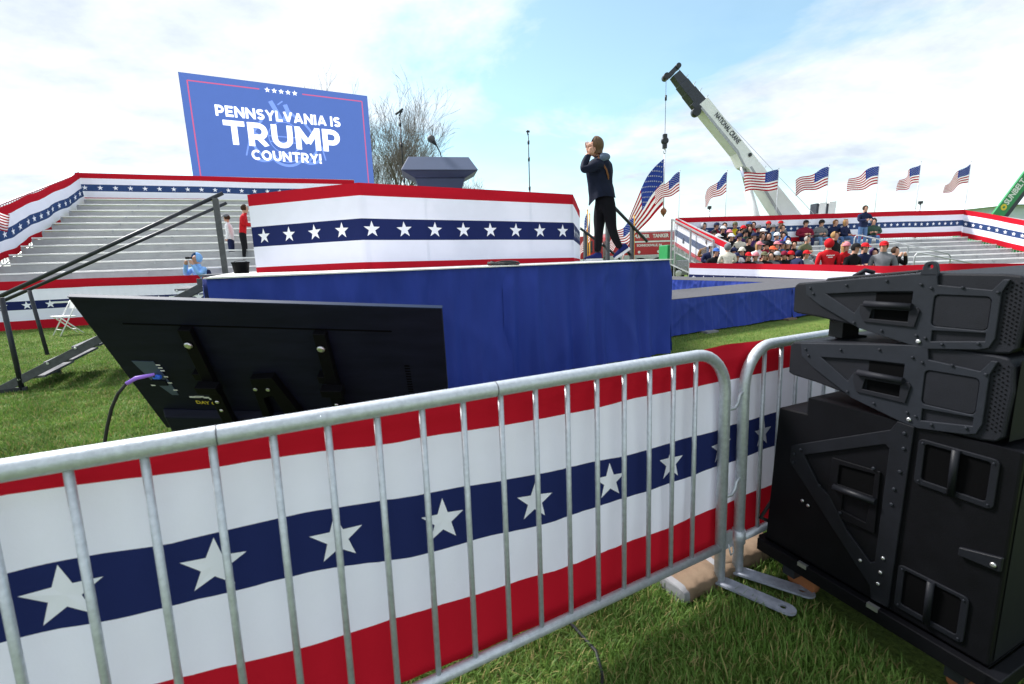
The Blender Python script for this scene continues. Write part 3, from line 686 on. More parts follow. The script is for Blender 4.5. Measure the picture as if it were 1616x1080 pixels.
def array_box(label, zoff, lug, grp, zk=1.0):
    t = thing('line_array_speaker', label, 'loudspeaker', pp(.35, zoff, -PWD / 2), 0, grp)
    Z = lambda l: [(s, z * zk + zoff) for s, z in l]
    body = [(.050, .062), (.050, .163), (.062, .172), (.150, .181), (.437, .214), (.63, .214), (.662, .210), (.676, .19), (.682, .13), (.676, .020), (.662, .002), (.63, -.003), (.485, -.006), (.435, .001), (.368, .016), (.269, .034), (.152, .050), (.065, .057)]
    m = MB(); m.prism(Z(body), PF, -PWD, 0.0); m.build('cabinet', 'pa_body', t, 0.006)
    plate = [(.094, .172), (.150, .1785), (.437, .212), (.452, .213), (.487, .213), (.492, .180), (.612, .170), (.632, .200), (.645, .200), (.632, .165), (.632, .04), (.622, .012), (.60, .004), (.487, -.012), (.440, -.006), (.290, .028), (.148, .098), (.101, .130)]
    hole_l = [(.173, .137), (.322, .152), (.433, .158), (.431, .062), (.318, .062), (.286, .105), (.272, .078)]
    panel = rrect(.487, .058, .614, .152, .012)
    lowp = [(.492, .045), (.612, .052), (.612, .03), (.492, .012)]
    m = MB(); m.prism(Z(plate), PF, 0.0005, 0.008, 0, [Z(hole_l), Z(panel), Z(lowp)]); m.build('rigging_plate', 'pa_plate', t, 0.002)
    m = MB(); m.prism(Z(rrect(.489, .060, .612, .150, .012)), PF, 0.0008, 0.0045); m.build('side_panel', 'pa_body', t)
    m = MB(); m.prism(Z([(.330, .060), (.428, .062), (.430, .154), (.330, .150)]), PF, 0.0006, 0.0016); m.build('handle_recess', 'pa_dark', t)
    m = MB(); m.prism(Z([(.290, .108), (.306, .114), (.452, .110), (.458, .101), (.448, .050), (.304, .052), (.290, .085)]), PF, 0.009, 0.013, 0, [Z([(.328, .096), (.430, .098), (.430, .064), (.322, .064)])]); hf_ = m.build('handle_frame', 'pa_body', t, 0.0015)
    m = MB(); m.tube([pp(.306, .112 * zk + zoff, .016), pp(.438, .112 * zk + zoff, .016)], .0105, 14); m.build('handle_grip', 'pa_body', hf_)
    m = MB()
    for r_ in range(15):
        for c_ in range(4):
            s_ = .641 + .0085 * c_ - (.002 if r_ > 11 else 0); z_ = zoff + zk * (.028 + .0112 * r_ + (.0056 if c_ % 2 else 0))
            m.lathe(pp(s_, z_, 0.0006), pn, [(0, .0023), (.0008, .0023)], 6)
    o = m.build('perforation', 'pa_dark', t); o['kind'] = 'stuff'
    for s_, z_ in ((.115, .155), (.128, .135), (.24, .170), (.36, .188), (.452, .180), (.478, .170), (.55, .195 - .02), (.625, .165), (.275, .045), (.36, .028), (.455, .025), (.478, .020), (.60, .022), (.52, .030 - .022)):
        bolt_at(s_, z_ * zk + zoff, t, .0042, .008, 'pa_plate')
    bolt_at(.462, .008 + zoff, t, .0065, .0085)
    # front grille: curved perforated face
    gr = MB()
    gr.grid(lambda u, v: pp(.684 + .022 * math.sin(math.pi * u), zoff + zk * (.008 + .198 * v), -.012 - (PWD - .024) * u), 24, 8); gr.build('grille', 'pa_grille', t)
    if lug:
        for o0 in (0.0005, -PWD + .06):
            lp = [(.444, .205), (.447, .217), (.452, .230)] + [(.468 + .017 * math.cos(math.radians(a)), .232 + .017 * math.sin(math.radians(a))) for a in range(170, 0, -20)] + [(.487, .222), (.490, .205)]
            hl = [(.469 + .0065 * math.cos(-a * math.pi / 5), .233 + .0065 * math.sin(-a * math.pi / 5)) for a in range(10)]
            m = MB(); m.prism(Z(lp), PF, o0 - .008, o0 + .0075, 0, [Z(hl)]); m.build('lifting_lug', 'pa_plate', t, .0015)
        m = MB(); m.hexa([pp(.155, zoff + .182, -.01), pp(.436, zoff + .2145, -.01), pp(.436, zoff + .2145, -.06), pp(.155, zoff + .182, -.06), pp(.16, zoff + .192, -.012), pp(.432, zoff + .2225, -.012), pp(.432, zoff + .2225, -.055), pp(.16, zoff + .192, -.055)]); m.build('top_runner', 'pa_body', t, .003)
        m = MB(); m.tube([pp(.19, zoff + .195, -.12), pp(.21, zoff + .215, -.14), pp(.23, zoff + .205, -.16)], .008, 8); m.tube([pp(.17, zoff + .19, -.15), pp(.20, zoff + .205, -.15)], .01, 8); m.lathe(pp(.41, zoff + .212, -.1), UZ, [(0, .009), (.016, .010), (.02, .006)], 10); m.build('rear_clip', 'pa_plate', t)
    return t
array_box('topmost black line array speaker with lifting eyes, on the stack at right', 1.139, True, 'line array speakers on the stack')
array_box('second black line array speaker, between the topmost one and the subwoofer', .890, False, 'line array speakers on the stack', 1.14)
m = MB()
for k in range(3):
    m.tube([pp(.10, 1.19 - .01 * k, -.12 - .05 * k), pp(.115, 1.14, -.16 - .03 * k), pp(.13, 1.10, -.14 - .04 * k), pp(.2, 1.105, -.2)], .006, 8)
m.box(pp(.145, 1.135, -.16), (.05, .1, .06), (pd, pw, UZ)); 
tag(m.build('speaker_cable', 'rubber', origin=pp(.13, 1.09, -.15)), 'black cables dangling between the two line array speakers', 'cable')
sub = thing('subwoofer', 'big black subwoofer cabinet under the line array speakers', 'loudspeaker', pp(.36, .2, -PWD / 2))
m = MB(); m.prism([(0, .222), (.022, .812), (.132, .818), (.132, .882), (.72, .882), (.72, .222)], PF, -PWD, 0.0); m.build('cabinet', 'pa_sub', sub, .006)
tri_o = [(.088, .672), (.105, .684), (.415, .848), (.432, .882), (.478, .878), (.466, .232), (.414, .228), (.407, .273), (.087, .606)]
tri_h = [(.141, .655), (.405, .795), (.418, .785), (.413, .372), (.400, .360), (.315, .436), (.248, .535), (.205, .560)]
m = MB(); m.prism(tri_o, PF, .0005, .009, 0, [tri_h]); m.build('rigging_plate', 'pa_subplate', sub, .002)
m = MB(); m.prism([(.271, .668), (.384, .680), (.384, .600), (.269, .593)], PF, .0006, .0016); m.build('handle_recess', 'pa_dark', sub)
m = MB(); m.prism([(.244, .685), (.400, .695), (.402, .470), (.288, .466), (.238, .545)], PF, .0018, .008, 0, [[(.271, .668), (.384, .680), (.384, .600), (.269, .593)], [(.292, .560), (.379, .569), (.372, .495), (.290, .500)]]); hs_ = m.build('handle_frame', 'pa_sub', sub, .002)
m = MB(); m.tube([pp(.262, .580, .015), pp(.40, .588, .015)], .011, 14); m.build('handle_grip', 'pa_subplate', hs_)
for (x0, z0, x1, z1) in ((.492, .698, .680, .846), (.480, .252, .661, .406)):
    m = MB(); m.prism(rrect(x0, z0, x1, z1, .014), PF, .0005, .007, 0, [rrect(x0 + .018, z0 + .018, x1 - .018, z1 - .012, .008)[::-1]]); rim_ = m.build('pocket_rim', 'pa_subplate', sub, .002)
    m = MB(); m.prism(rrect(x0 + .019, z0 + .019, x1 - .019, z1 - .013, .008), PF, .0003, .001); m.build('pocket_recess', 'pa_dark', rim_)
    m = MB(); m.tube([pp((x0 + x1) / 2, z0 + .002, .008), pp((x0 + x1) / 2, z1 - .002, .012)], .010, 12); m.build('pocket_handle', 'pa_subplate', rim_)
    for s_ in (x0 + .012, x1 - .012):
        for z_ in (z0 + .012, z1 - .012): bolt_at(s_, z_, rim_, .003, .007, 'pa_plate', .002)
m = MB(); m.prism([(.622, .528), (.716, .531), (.716, .574), (.622, .552)], PF, .0005, .012); m.build('corner_bracket', 'pa_subplate', sub, .003)
bolt_at(.70, .545, sub, .007, .012)
for s_, z_ in ((.455, .85), (.458, .80), (.455, .72), (.445, .655), (.443, .60), (.437, .40), (.434, .345), (.431, .30), (.128, .672), (.103, .645), (.103, .61), (.37, .35), (.21, .56), (.29, .49), (.38, .70)): bolt_at(s_, z_, sub, .0055, .009, 'pa_plate' if z_ > .4 else 'bolt')
for s_ in (.145, .168): bolt_at(s_, .465 - (s_ - .145) * .4, sub, .006, .0005)
m = MB(); m.grid(lambda u, v: pp(.722, .235 + .63 * v, -.02 - (PWD - .04) * u), 10, 8); m.build('grille', 'pa_grille', sub)
dol = thing('speaker_dolly', 'low black wheeled dolly carrying the subwoofer', 'dolly', pp(.36, 0, -PWD / 2))
m = MB()
for a, b_ in (((-.02, .012), (.74, .012)), ((-.02, -PWD - .01), (.74, -PWD - .01))): m.bar(pp(a[0], .192, a[1]), pp(b_[0], .192, b_[1]), .03, .052)
m.bar(pp(-.02, .192, 0), pp(-.02, .192, -PWD), .03, .05); m.bar(pp(.74, .192, .027), pp(.74, .192, -PWD - .025), .035, .054); m.box(pp(.36, .18, -PWD / 2), (.7, PWD - .04, .03), (pd, pw, UZ))
m.build('dolly_frame', 'pa_sub', dol, .003)
for s_, o_ in ((.09, -.06), (.64, -.06), (.09, -PWD + .06), (.64, -PWD + .06)):
    m = MB(); m.box(pp(s_, .125, o_), (.05, .06, .07), (pd, pw, UZ)); fk_ = m.build('caster_fork', 'steel_dark', dol)
    m = MB(); m.lathe(pp(s_ + .02, .06, o_ - .02), pw, [(-.0, .058), (.04, .058)], 16); m.build('wheel', 'wheel_rust', fk_)
for s_ in (.43, .18):
    m = MB(); m.box(pp(s_, .213, .022), (.035, .014, .016), (pd, pn, UZ)); m.build('latch', 'bolt', dol)
# loose cables on the lawn by the stack, sacks
m = MB()
m.tube([pp(-.02, .42, -.1), pp(-.03, .30, .0), fp(.545, .20, -.12), fp(.52, .10, -.16), fp(.49, .02, -.19), fp(.50, .015, -.2), fp(.56, .04, -.2), fp(.66, .05, -.18), pp(.03, .12, -.05)], .009, 8)
m.tube([fp(.60, .30, -.06), fp(.59, .2, -.07), fp(.63, .13, -.1), pp(.0, .15, -.03)], .007, 8)
tag(m.build('power_cable', 'rubber', origin=fp(.5, 0, -.19)), 'black cables looping from the dolly to the grass', 'cable')
m = MB(); m.tube([fp(-.55, .02, -.10), fp(-.62, .012, -.16), fp(-.75, .012, -.20), fp(-.95, .012, -.17), fp(-1.1, .012, -.10), fp(-1.25, .012, .1), fp(-1.1, .012, .6)], .006, 8)
m.tube([fp(-.55, .02, -.10), fp(-.50, .012, .0), fp(-.5, .012, .5)], .006, 8)
tag(m.build('ground_cable', 'rubber', origin=fp(-.6, 0, -.15)), 'thin black cable lying in the grass under the barricade', 'cable')
def sack(label, c, ang, L_, W_, H_, seed):
    t = thing('paper_sack', label, 'sack', c, 0, 'ballast sacks at the barricade feet')
    ex = V((math.cos(ang), math.sin(ang), 0)); ey = V((-ex.y, ex.x, 0)); a_, b_ = smooth_noise(seed), smooth_noise(seed + 3)
    def pt(u, v):
        th = v * 2 * math.pi; k = abs(2 * u - 1); sq = (1 - k ** 4 * 0.22)
        cx, sy = math.cos(th), math.sin(th); p = 2 / 5.0
        x_ = math.copysign(abs(cx) ** p, cx) * W_ / 2 * (1 - .06 * k ** 3); z_ = (math.copysign(abs(sy) ** p, sy) * H_ / 2) * sq
        w = 1 + 0.05 * a_(u * 9 + v * 5) + 0.035 * b_(v * 15 - u * 11) + .02 * math.sin(u * 40 + 4 * a_(v * 9))
        return V(c) + ex * ((u - .5) * L_ + .01 * b_(v * 8)) + ey * x_ * w + UZ * (H_ / 2 + z_ * w - 0.005)
    m = MB(); m.grid(pt, 44, 40, mf=lambda i, j: 1 if i < 3 else (2 if (14 < i < 19 or 24 < i < 29) and 27 < j < 32 else 0), sm=True)
    for u in (0, 1): m.add([pt(u, k / 24) for k in range(24)], [tuple(range(24))], 1)
    m.build('sack_paper', ['bag_paper', 'bag_white', 'bag_green'], t, fix=True)
    m = MB(); m.tube([pt(1, .0), pt(1, .06), pt(1, .12), pt(1, .2)], .010, 6); m.build('sack_end', 'bag_blue', t)
    return t
sack('brown paper ballast sack lying under the gap between the barricades', fp(.09, 0, .12) + V((.06, .02, 0)), .50, .38, .23, .085, 5)
sack('second brown paper sack, half hidden behind the barricade post', fp(.40, 0, .12), .40, .40, .24, .10, 9)

# ================================================================== LEFT BLEACHERS
def picket_fence(name, a, b_, za0, za1, zb0, zb1, sp, parent, mat='picket', r=.012):
    """railing panel between ground points a and b_: bottom/top heights at each end"""
    a, b_ = V(a), V(b_); l = (b_ - a).length; n = max(2, int(l / sp)); m = MB()
    d = (b_ - a).normalized(); x = V((-d.y, d.x, 0))
    for i in range(n + 1):
        f = i / n; p = a.lerp(b_, f)
        m.bar(p + UZ * (za0 + (zb0 - za0) * f), p + UZ * (za1 + (zb1 - za1) * f), r * 1.6, r * 1.6, d)
    m.bar(a + UZ * za1, b_ + UZ * zb1, .045, .045); m.bar(a + UZ * za0, b_ + UZ * zb0, .04, .04)
    return m.build(name, mat, parent)
LA = V((-16.9, 19.2, 0)); ang = math.radians(18); le = V((math.cos(ang), math.sin(ang), 0)); lg = V((le.y, -le.x, 0))
LLEN = 10.4; LR, LRUN = 0.28, 0.61; NL = 11
def lrow(k): return LA + lg * ((NL - 1 - k) * LRUN + 0.35), 1.50 + LR * k       # point on the row line, seat height
lbl = thing('bleachers', 'tall empty aluminium bleachers at left under the blue sign', 'bleachers', LA + le * 6 + lg * 3)
for k in range(NL):
    p, z = lrow(k)
    a, c = p + le * 0.35, p + le * LLEN
    m = MB(); m.bar(a + UZ * z, c + UZ * z, .26, .045); m.build('seat_plank', 'bleach_alu', lbl, .006)
    m = MB(); m.bar(a + lg * .32 + UZ * (z - .40), c + lg * .32 + UZ * (z - .40), .28, .04); m.build('foot_plank', 'bleach_alu', lbl, .006)
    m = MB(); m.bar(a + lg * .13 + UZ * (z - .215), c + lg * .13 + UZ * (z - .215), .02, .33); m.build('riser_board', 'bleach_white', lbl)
    m = MB()
    for i in range(6):
        q = p + le * (0.4 + i * 1.9)
        m.box(q + lg * .128 + UZ * (z - .07), (.05, .05, .09), (le, lg, UZ))
    o = m.build('seat_bracket', 'bleach_steel', lbl); o['kind'] = 'stuff'
p, z = lrow(0)
for i in range(6):
    q = p + le * (0.4 + i * 1.9); top_, zt = lrow(NL - 1); e = top_ + le * (0.4 + i * 1.9)
    m = MB(); m.bar(q + lg * .3 + UZ * (z - .62), e + UZ * (zt - .32), .06, .10); m.bar(e - UZ * 0 + UZ * 0, e + UZ * (zt - .3), .07, .07); m.bar(q, q + UZ * (z - .3), .07, .07); m.bar(q + lg * .2, e + UZ * 1.6, .05, .05); m.build('support_frame', 'bleach_steel', lbl)
m = MB(); m.bar(p + lg * .75 + le * .3 + UZ * (z - .80), p + lg * .75 + le * LLEN + UZ * (z - .80), .7, .05); m.build('front_walkway', 'bleach_alu', lbl)
m = MB(); m.bar(p + lg * .42 + le * .3 + UZ * (z - .60), p + lg * .42 + le * LLEN + UZ * (z - .60), .02, .36); m.build('front_board', 'deck_grey', lbl)
zt = 5.33
picket_fence('back_railing', LA - lg * .1, LA - lg * .1 + le * LLEN, 4.1, zt, 4.1, zt - .05, .13, lbl)
side_end = LA + lg * 7.2
picket_fence('side_railing', LA + le * .06, side_end + le * .06, 3.9, zt - .05, .95, 2.70, .13, lbl)
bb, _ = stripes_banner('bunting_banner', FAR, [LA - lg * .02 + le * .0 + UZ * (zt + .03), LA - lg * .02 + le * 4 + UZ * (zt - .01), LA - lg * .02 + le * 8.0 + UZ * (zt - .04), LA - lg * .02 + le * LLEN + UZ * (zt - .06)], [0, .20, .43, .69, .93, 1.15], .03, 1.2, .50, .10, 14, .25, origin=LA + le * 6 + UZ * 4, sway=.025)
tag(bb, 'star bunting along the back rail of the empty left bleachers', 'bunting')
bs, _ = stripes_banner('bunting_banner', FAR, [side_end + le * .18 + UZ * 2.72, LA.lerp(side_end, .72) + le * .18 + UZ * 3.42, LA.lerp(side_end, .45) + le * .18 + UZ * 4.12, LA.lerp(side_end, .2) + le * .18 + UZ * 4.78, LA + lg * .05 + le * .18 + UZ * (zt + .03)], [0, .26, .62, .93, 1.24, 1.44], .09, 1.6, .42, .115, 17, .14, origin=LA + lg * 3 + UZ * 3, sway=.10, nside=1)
tag(bs, 'slanting star bunting down the left end of the left bleachers', 'bunting')
# barrier line in front of the left bleachers
LFA = V((-17.0, 11.23, 0)); LFB = LFA + le * 16.5
lf = thing('crowd_barrier', 'barrier line in front of the left bleachers', 'barrier', LFA + le * 7)
picket_fence('barrier_panel', LFA - lg * .06, LFB - lg * .06, .18, 1.18, .18, 1.18, .16, lf, 'picket', .011)
lb2, _ = stripes_banner('bunting_banner', BAN, [LFA + UZ * 1.30, LFA + le * 5 + UZ * 1.31, LFA + le * 10 + UZ * 1.29, LFB + UZ * 1.28], [0, .23, .53, .76, 1.05, 1.29], .035, 1.5, .50, .115, 23, .2, origin=LFA + le * 7, sway=.02)
tag(lb2, 'star bunting at grass level before the empty left bleachers', 'bunting')
# loose red and white flag at the far left edge
# white folding chair
ch = at(108, 525, 11.2); ch.z = 0
chair = thing('folding_chair', 'white folding chair on the grass before the left bunting', 'chair', ch)
ca = math.radians(150); cx = V((math.cos(ca), math.sin(ca), 0)); cy = V((-cx.y, cx.x, 0))
def cp(a, b_, z): return ch + cx * a + cy * b_ + UZ * z
for a in (-.22, .22):
    m = MB(); m.tube([cp(a, .22, 0), cp(a, -.02, .45), cp(a * .95, -.22, .82)], .014, 8); m.build('leg', 'paint_white', chair)
    m = MB(); m.tube([cp(a * .9, -.24, 0), cp(a * .9, .18, .47)], .014, 8); m.build('leg', 'paint_white', chair)
m = MB(); m.hexa([cp(-.2, -.15, .43), cp(.2, -.15, .43), cp(.2, .22, .45), cp(-.2, .22, .45), cp(-.2, -.15, .455), cp(.2, -.15, .455), cp(.2, .22, .475), cp(-.2, .22, .475)]); m.build('seat', 'paint_white', chair, .01)
m = MB(); m.hexa([cp(-.22, -.17, .62), cp(.22, -.17, .62), cp(.22, -.155, .62), cp(-.22, -.155, .62), cp(-.22, -.235, .85), cp(.22, -.235, .85), cp(.22, -.22, .85), cp(-.22, -.22, .85)]); m.build('backrest', 'paint_white', chair, .006)
m = MB(); m.tube([cp(-.22, .14, .14), cp(.22, .14, .14)], .010, 6); m.tube([cp(-.2, -.15, .12), cp(.2, -.15, .12)], .010, 6); m.build('stretcher', 'paint_white', chair)

# ================================================================== BIG BLUE SIGN
SG0, SG1 = V((-15.36, 24.0, 0)), V((-7.62, 28.05, 0)); sx_ = (SG1 - SG0).normalized(); sn_ = V((sx_.y, -sx_.x, 0)); SGW = (SG1 - SG0).length
SZ0, SZ1 = 5.62, 10.70
sg = thing('video_sign', 'large blue sign board with white rally lettering above the left bleachers', 'sign', SG0 + sx_ * SGW / 2)
SF = (SG0 + UZ * SZ0, sx_, UZ, sn_); SH = SZ1 - SZ0
m = MB(); m.prism([(0, 0), (SGW, 0), (SGW, SH), (0, SH)], SF, -.25, 0); m.build('board', 'sign_frame', sg)
m = MB(); m.prism([(.01, .01), (SGW - .01, .01), (SGW - .01, SH - .01), (.01, SH - .01)], SF, .001, .012); m.build('display_face', 'sign_blue', sg)
def strip(a, b_, w, mat, nm='border_line'):
    a, b_ = V((a[0], a[1], 0)), V((b_[0], b_[1], 0)); d = (b_ - a).normalized(); n = V((-d.y, d.x, 0)) * w / 2
    m = MB(); m.prism([(p.x, p.y) for p in (a - n, b_ - n, b_ + n, a + n)], SF, .013, .016); return m.build(nm, mat, sg)
bx0, bx1, by1, by0 = .32, SGW - .32, SH - .33, .33
strip((bx0, by1), (SGW * .5 - 1.0, by1), .055, 'sign_red'); strip((SGW * .5 + 1.0, by1), (bx1, by1), .055, 'sign_red')
strip((bx0, by0), (bx0, by1), .055, 'sign_red'); strip((bx1, by0), (bx1, by1), .055, 'sign_red')
strip((bx0, by0), (SGW * .5 - 1.0, by0), .055, 'sign_red'); strip((SGW * .5 + 1.0, by0), (bx1, by0), .055, 'sign_red')
for yy in (by1, by0):
    for i in range(5):
        m = MB(); m.prism([(SGW / 2 + (i - 2) * .32 + a, yy + b_) for a, b_ in star_pts(.135)], SF, .013, .017); m.build('star', 'sign_white', sg)
def arcp(cx_, cy_, rx, ry, a0, a1, n=12): return [(cx_ + rx * math.cos(math.radians(a0 + (a1 - a0) * i / n)), cy_ + ry * math.sin(math.radians(a0 + (a1 - a0) * i / n))) for i in range(n + 1)]
T_ = .215; h_ = T_ / 2
GL = {  # heavy sans capitals: width, centre lines of the strokes in a box one unit high
    'P': (.74, [[(h_, 0), (h_, 1)], [(h_, 1 - h_), (.40, 1 - h_)] + arcp(.40, .64, .225, .245, 90, -90) + [(h_, .395)]]),
    'R': (.78, [[(h_, 0), (h_, 1)], [(h_, 1 - h_), (.40, 1 - h_)] + arcp(.40, .64, .225, .245, 90, -90) + [(h_, .395)], [(.36, .40), (.66, 0)]]),
    'E': (.68, [[(h_, 0), (h_, 1)], [(h_, 1 - h_), (.66, 1 - h_)], [(h_, .5), (.60, .5)], [(h_, h_), (.67, h_)]]),
    'N': (.86, [[(h_, 0), (h_, 1)], [(.86 - h_, 0), (.86 - h_, 1)], [(h_, .93), (.86 - h_, .07)]]),
    'S': (.70, [arcp(.35, .71, .235, .175, 25, 180, 10)[:-1] + arcp(.35, .71, .235, .19, 180, 262, 6) + arcp(.35, .30, .235, .19, 82, 0, 6) + arcp(.35, .30, .235, .185, 0, -158, 12)]),
    'Y': (.82, [[(.08, 1), (.41, .42)], [(.74, 1), (.41, .42)], [(.41, 0), (.41, .46)]]),
    'L': (.62, [[(h_, 0), (h_, 1)], [(h_, h_), (.62, h_)]]),
    'V': (.86, [[(.10, 1), (.43, .06)], [(.76, 1), (.43, .06)]]),
    'A': (.90, [[(.10, 0), (.45, .96)], [(.80, 0), (.45, .96)], [(.24, .27), (.66, .27)]]),
    'I': (.23, [[(h_, 0), (h_, 1)]]),
    'T': (.76, [[(.38, 0), (.38, 1)], [(0, 1 - h_), (.76, 1 - h_)]]),
    'U': (.82, [[(h_, 1), (h_, .41)] + arcp(.41, .41, .295, .30, 180, 360, 14) + [(.82 - h_, 1)]]),
    'M': (1.00, [[(h_, 0), (h_, 1)], [(1 - h_, 0), (1 - h_, 1)], [(h_, .93), (.5, .30)], [(1 - h_, .93), (.5, .30)]]),
    'C': (.82, [arcp(.47, .5, .355, .385, 48, 312, 20)]),
    'O': (.96, [arcp(.48, .5, .365, .385, 0, 360, 28)]),
    '!': (.25, [[(.125, .33), (.125, 1)], [(.125, 0), (.125, .22)]])}
def heavy_text(body, cx_, cy_, hgt, width):
    tot = sum((GL[c][0] + .10) if c != ' ' else .30 for c in body) - .10; kx = width / tot; x = cx_ - width / 2; o, ex, ey, n = SF
    for c in body:
        if c == ' ': x += .30 * kx; continue
        wd_, sts = GL[c]; m = MB()
        for si, st in enumerate(sts):
            P = [V((a, b_, 0)) for a, b_ in st]; L_, R_ = [], []
            closed = (P[0] - P[-1]).length < 1e-4
            for i, p in enumerate(P):
                if closed: d = P[(i + 1) % (len(P) - 1)] - P[(i - 1) % (len(P) - 1)]
                else: d = P[min(i + 1, len(P) - 1)] - P[max(i - 1, 0)]
                d.normalize(); nn = V((-d.y, d.x, 0)) * h_; L_.append(p + nn); R_.append(p - nn)
            f = lambda q: o + ex * (x + q.x * kx) + ey * (cy_ - hgt / 2 + min(1, max(0, q.y)) * hgt) + n * (.022 + .0022 * si)
            k = len(P); m.add([f(q) for q in L_ + R_], [(i + k, i + k + 1, i + 1, i) for i in range(k - 1)])
        m.build('letter', 'sign_white', sg, fix=False); x += (wd_ + .10) * kx
heavy_text('PENNSYLVANIA IS', SGW * .485, SH * .695, .51, 5.85)
heavy_text('TRUMP', SGW * .494, SH * .500, 1.14, 5.5)
heavy_text('COUNTRY!', SGW * .496, SH * .305, .50, 3.35)
# pale heraldic watermark behind the words: shield, two rearing supporters, crest and scroll
def stroke(pts, w, nm='emblem_stroke'):
    m = MB(); L_, R_ = [], []
    P = [V((a, b_, 0)) for a, b_ in pts]
    for i, p in enumerate(P):
        d = (P[min(i + 1, len(P) - 1)] - P[max(i - 1, 0)]).normalized(); n = V((-d.y, d.x, 0)) * w / 2; L_.append(p + n); R_.append(p - n)
    o, ex, ey, n = SF
    vs_ = [o + ex * q.x + ey * q.y + n * .0145 for q in L_ + R_]; k = len(P)
    m.add(vs_, [(i + k, i + k + 1, i + 1, i) for i in range(k - 1)]); m.build(nm, 'sign_pale', sg, fix=False)
ec = (SGW * .495, SH * .47)
def arc(cx_, cy_, r, a0, a1, n=18, sy=1.0): return [(ec[0] + cx_ + r * math.cos(math.radians(a0 + (a1 - a0) * i / n)), ec[1] + cy_ + sy * r * math.sin(math.radians(a0 + (a1 - a0) * i / n))) for i in range(n + 1)]
for pts, w in ((arc(0, -.62, .78, 200, 340, sy=.85), .13), (arc(0, -.62, .60, 200, 340, sy=.8), .05), (arc(-1.12, -.72, .52, 195, 345, sy=.75), .13), (arc(1.12, -.72, .52, 195, 345, sy=.75), .13),
               (arc(0, .1, .78, 90, -90 - 180 + 0, 36), .04), ([(ec[0] - .75, ec[1] + .15), (ec[0] + .75, ec[1] + .15)], .05), ([(ec[0] - .75, ec[1] - .12), (ec[0] + .75, ec[1] - .12)], .05),
               ([(ec[0] - 1.05, ec[1] - 1.0), (ec[0] - 1.45, ec[1] - .5), (ec[0] - 1.55, ec[1] + .1), (ec[0] - 1.2, ec[1] + .65), (ec[0] - 1.0, ec[1] + .9)], .11),
               ([(ec[0] + 1.05, ec[1] - 1.0), (ec[0] + 1.45, ec[1] - .5), (ec[0] + 1.55, ec[1] + .1), (ec[0] + 1.2, ec[1] + .65), (ec[0] + 1.0, ec[1] + .9)], .11),
               ([(ec[0] - 1.5, ec[1] + .3), (ec[0] - 1.15, ec[1] + .1), (ec[0] - .85, ec[1] + .4)], .09), ([(ec[0] + 1.5, ec[1] + .3), (ec[0] + 1.15, ec[1] + .1), (ec[0] + .85, ec[1] + .4)], .09),
               ([(ec[0] - 1.9, ec[1] - .9), (ec[0] - 1.7, ec[1] - .2), (ec[0] - 1.55, ec[1] + .0)], .07), ([(ec[0] + 1.9, ec[1] - .9), (ec[0] + 1.75, ec[1] - .2), (ec[0] + 1.55, ec[1] + .0)], .07),
               ([(ec[0] - .1, ec[1] + .95), (ec[0] - .35, ec[1] + 1.5), (ec[0] - .52, ec[1] + 1.85)], .22), ([(ec[0] + .05, ec[1] + .95), (ec[0] + .25, ec[1] + 1.45), (ec[0] + .15, ec[1] + 1.75)], .22),
               ([(ec[0] + .3, ec[1] + 1.45), (ec[0] + .62, ec[1] + 1.15)], .12), ([(ec[0] - .2, ec[1] + 1.7), (ec[0] + .05, ec[1] + 1.9)], .06)):
    stroke(pts, w)
for u in (.12, .5, .88):
    q = SG0 + sx_ * (SGW * u) - sn_ * .5
    m = MB()
    for a in (-.25, .25):
        for c in (-.25, .25): m.tube([q + sx_ * a - sn_ * c, q + sx_ * a - sn_ * c + UZ * (SZ1 - .2)], .03, 6)
    for i in range(14): m.bar(q + sx_ * (.25 if i % 2 else -.25) + sn_ * .25 + UZ * (.7 * i), q + sx_ * (-.25 if i % 2 else .25) + sn_ * .25 + UZ * (.7 * i + .7), .03, .03)
    m.build('truss_tower', 'silver', sg)

# ================================================================== BARE TREES
def bare_tree(label, base, height, spread, seed, group):
    r = random.Random(seed); tr_ = MB(); cr = MB()
    t = thing('bare_tree', label, 'tree', base, 0, group)
    def grow(p, d, l, rad, lev, mbx):
        n = 4 if lev < 3 else 3; pts = [p]; q = p.copy(); dd = d.copy()
        for i in range(n):
            dd = (dd + V((r.uniform(-1, 1), r.uniform(-1, 1), r.uniform(-.4, .9))) * (0.07 + .025 * lev)).normalized()
            q = q + dd * (l / n); pts.append(q.copy())
        rr = [max(.008, rad * (1 - .5 * i / n)) for i in range(n + 1)]
        mbx.tube(pts, rr, 8 if lev == 0 else (5 if lev < 3 else 3), caps=False)
        if lev >= 6 or l < .25: return
        k = {0: 11, 1: 5, 2: 4, 3: 4, 4: 3, 5: 2}.get(lev, 2)
        for j in range(k):
            f = r.uniform(.30, 1.0) if lev > 0 else r.uniform(.55, 1.0); idx = min(n - 1, int(f * n)); pos = pts[idx].lerp(pts[idx + 1], min(1, f * n - idx))
            x, y, _ = frame_from(dd); a = (j + r.uniform(-.3, .3)) * 2.4 + seed; tilt = r.uniform(.30, 1.05) if lev == 0 else r.uniform(.25, .65)
            nd_ = (dd * math.cos(tilt) + (x * math.cos(a) + y * math.sin(a)) * math.sin(tilt) * spread + UZ * .14).normalized()
            grow(pos, nd_, (height * .34 * r.uniform(.75, 1.05)) if lev == 0 else l * r.uniform(.55, .80), rr[idx] * r.uniform(.45, .62), lev + 1, cr)
    grow(V(base), V((0, 0, 1)), height * .38, height * .019, 0, tr_)
    tr_.build('trunk', 'bark', t, fix=False); cr.build('crown', 'bark', t, fix=False)
p_ = at(640, 420, 44); p_.z = 0
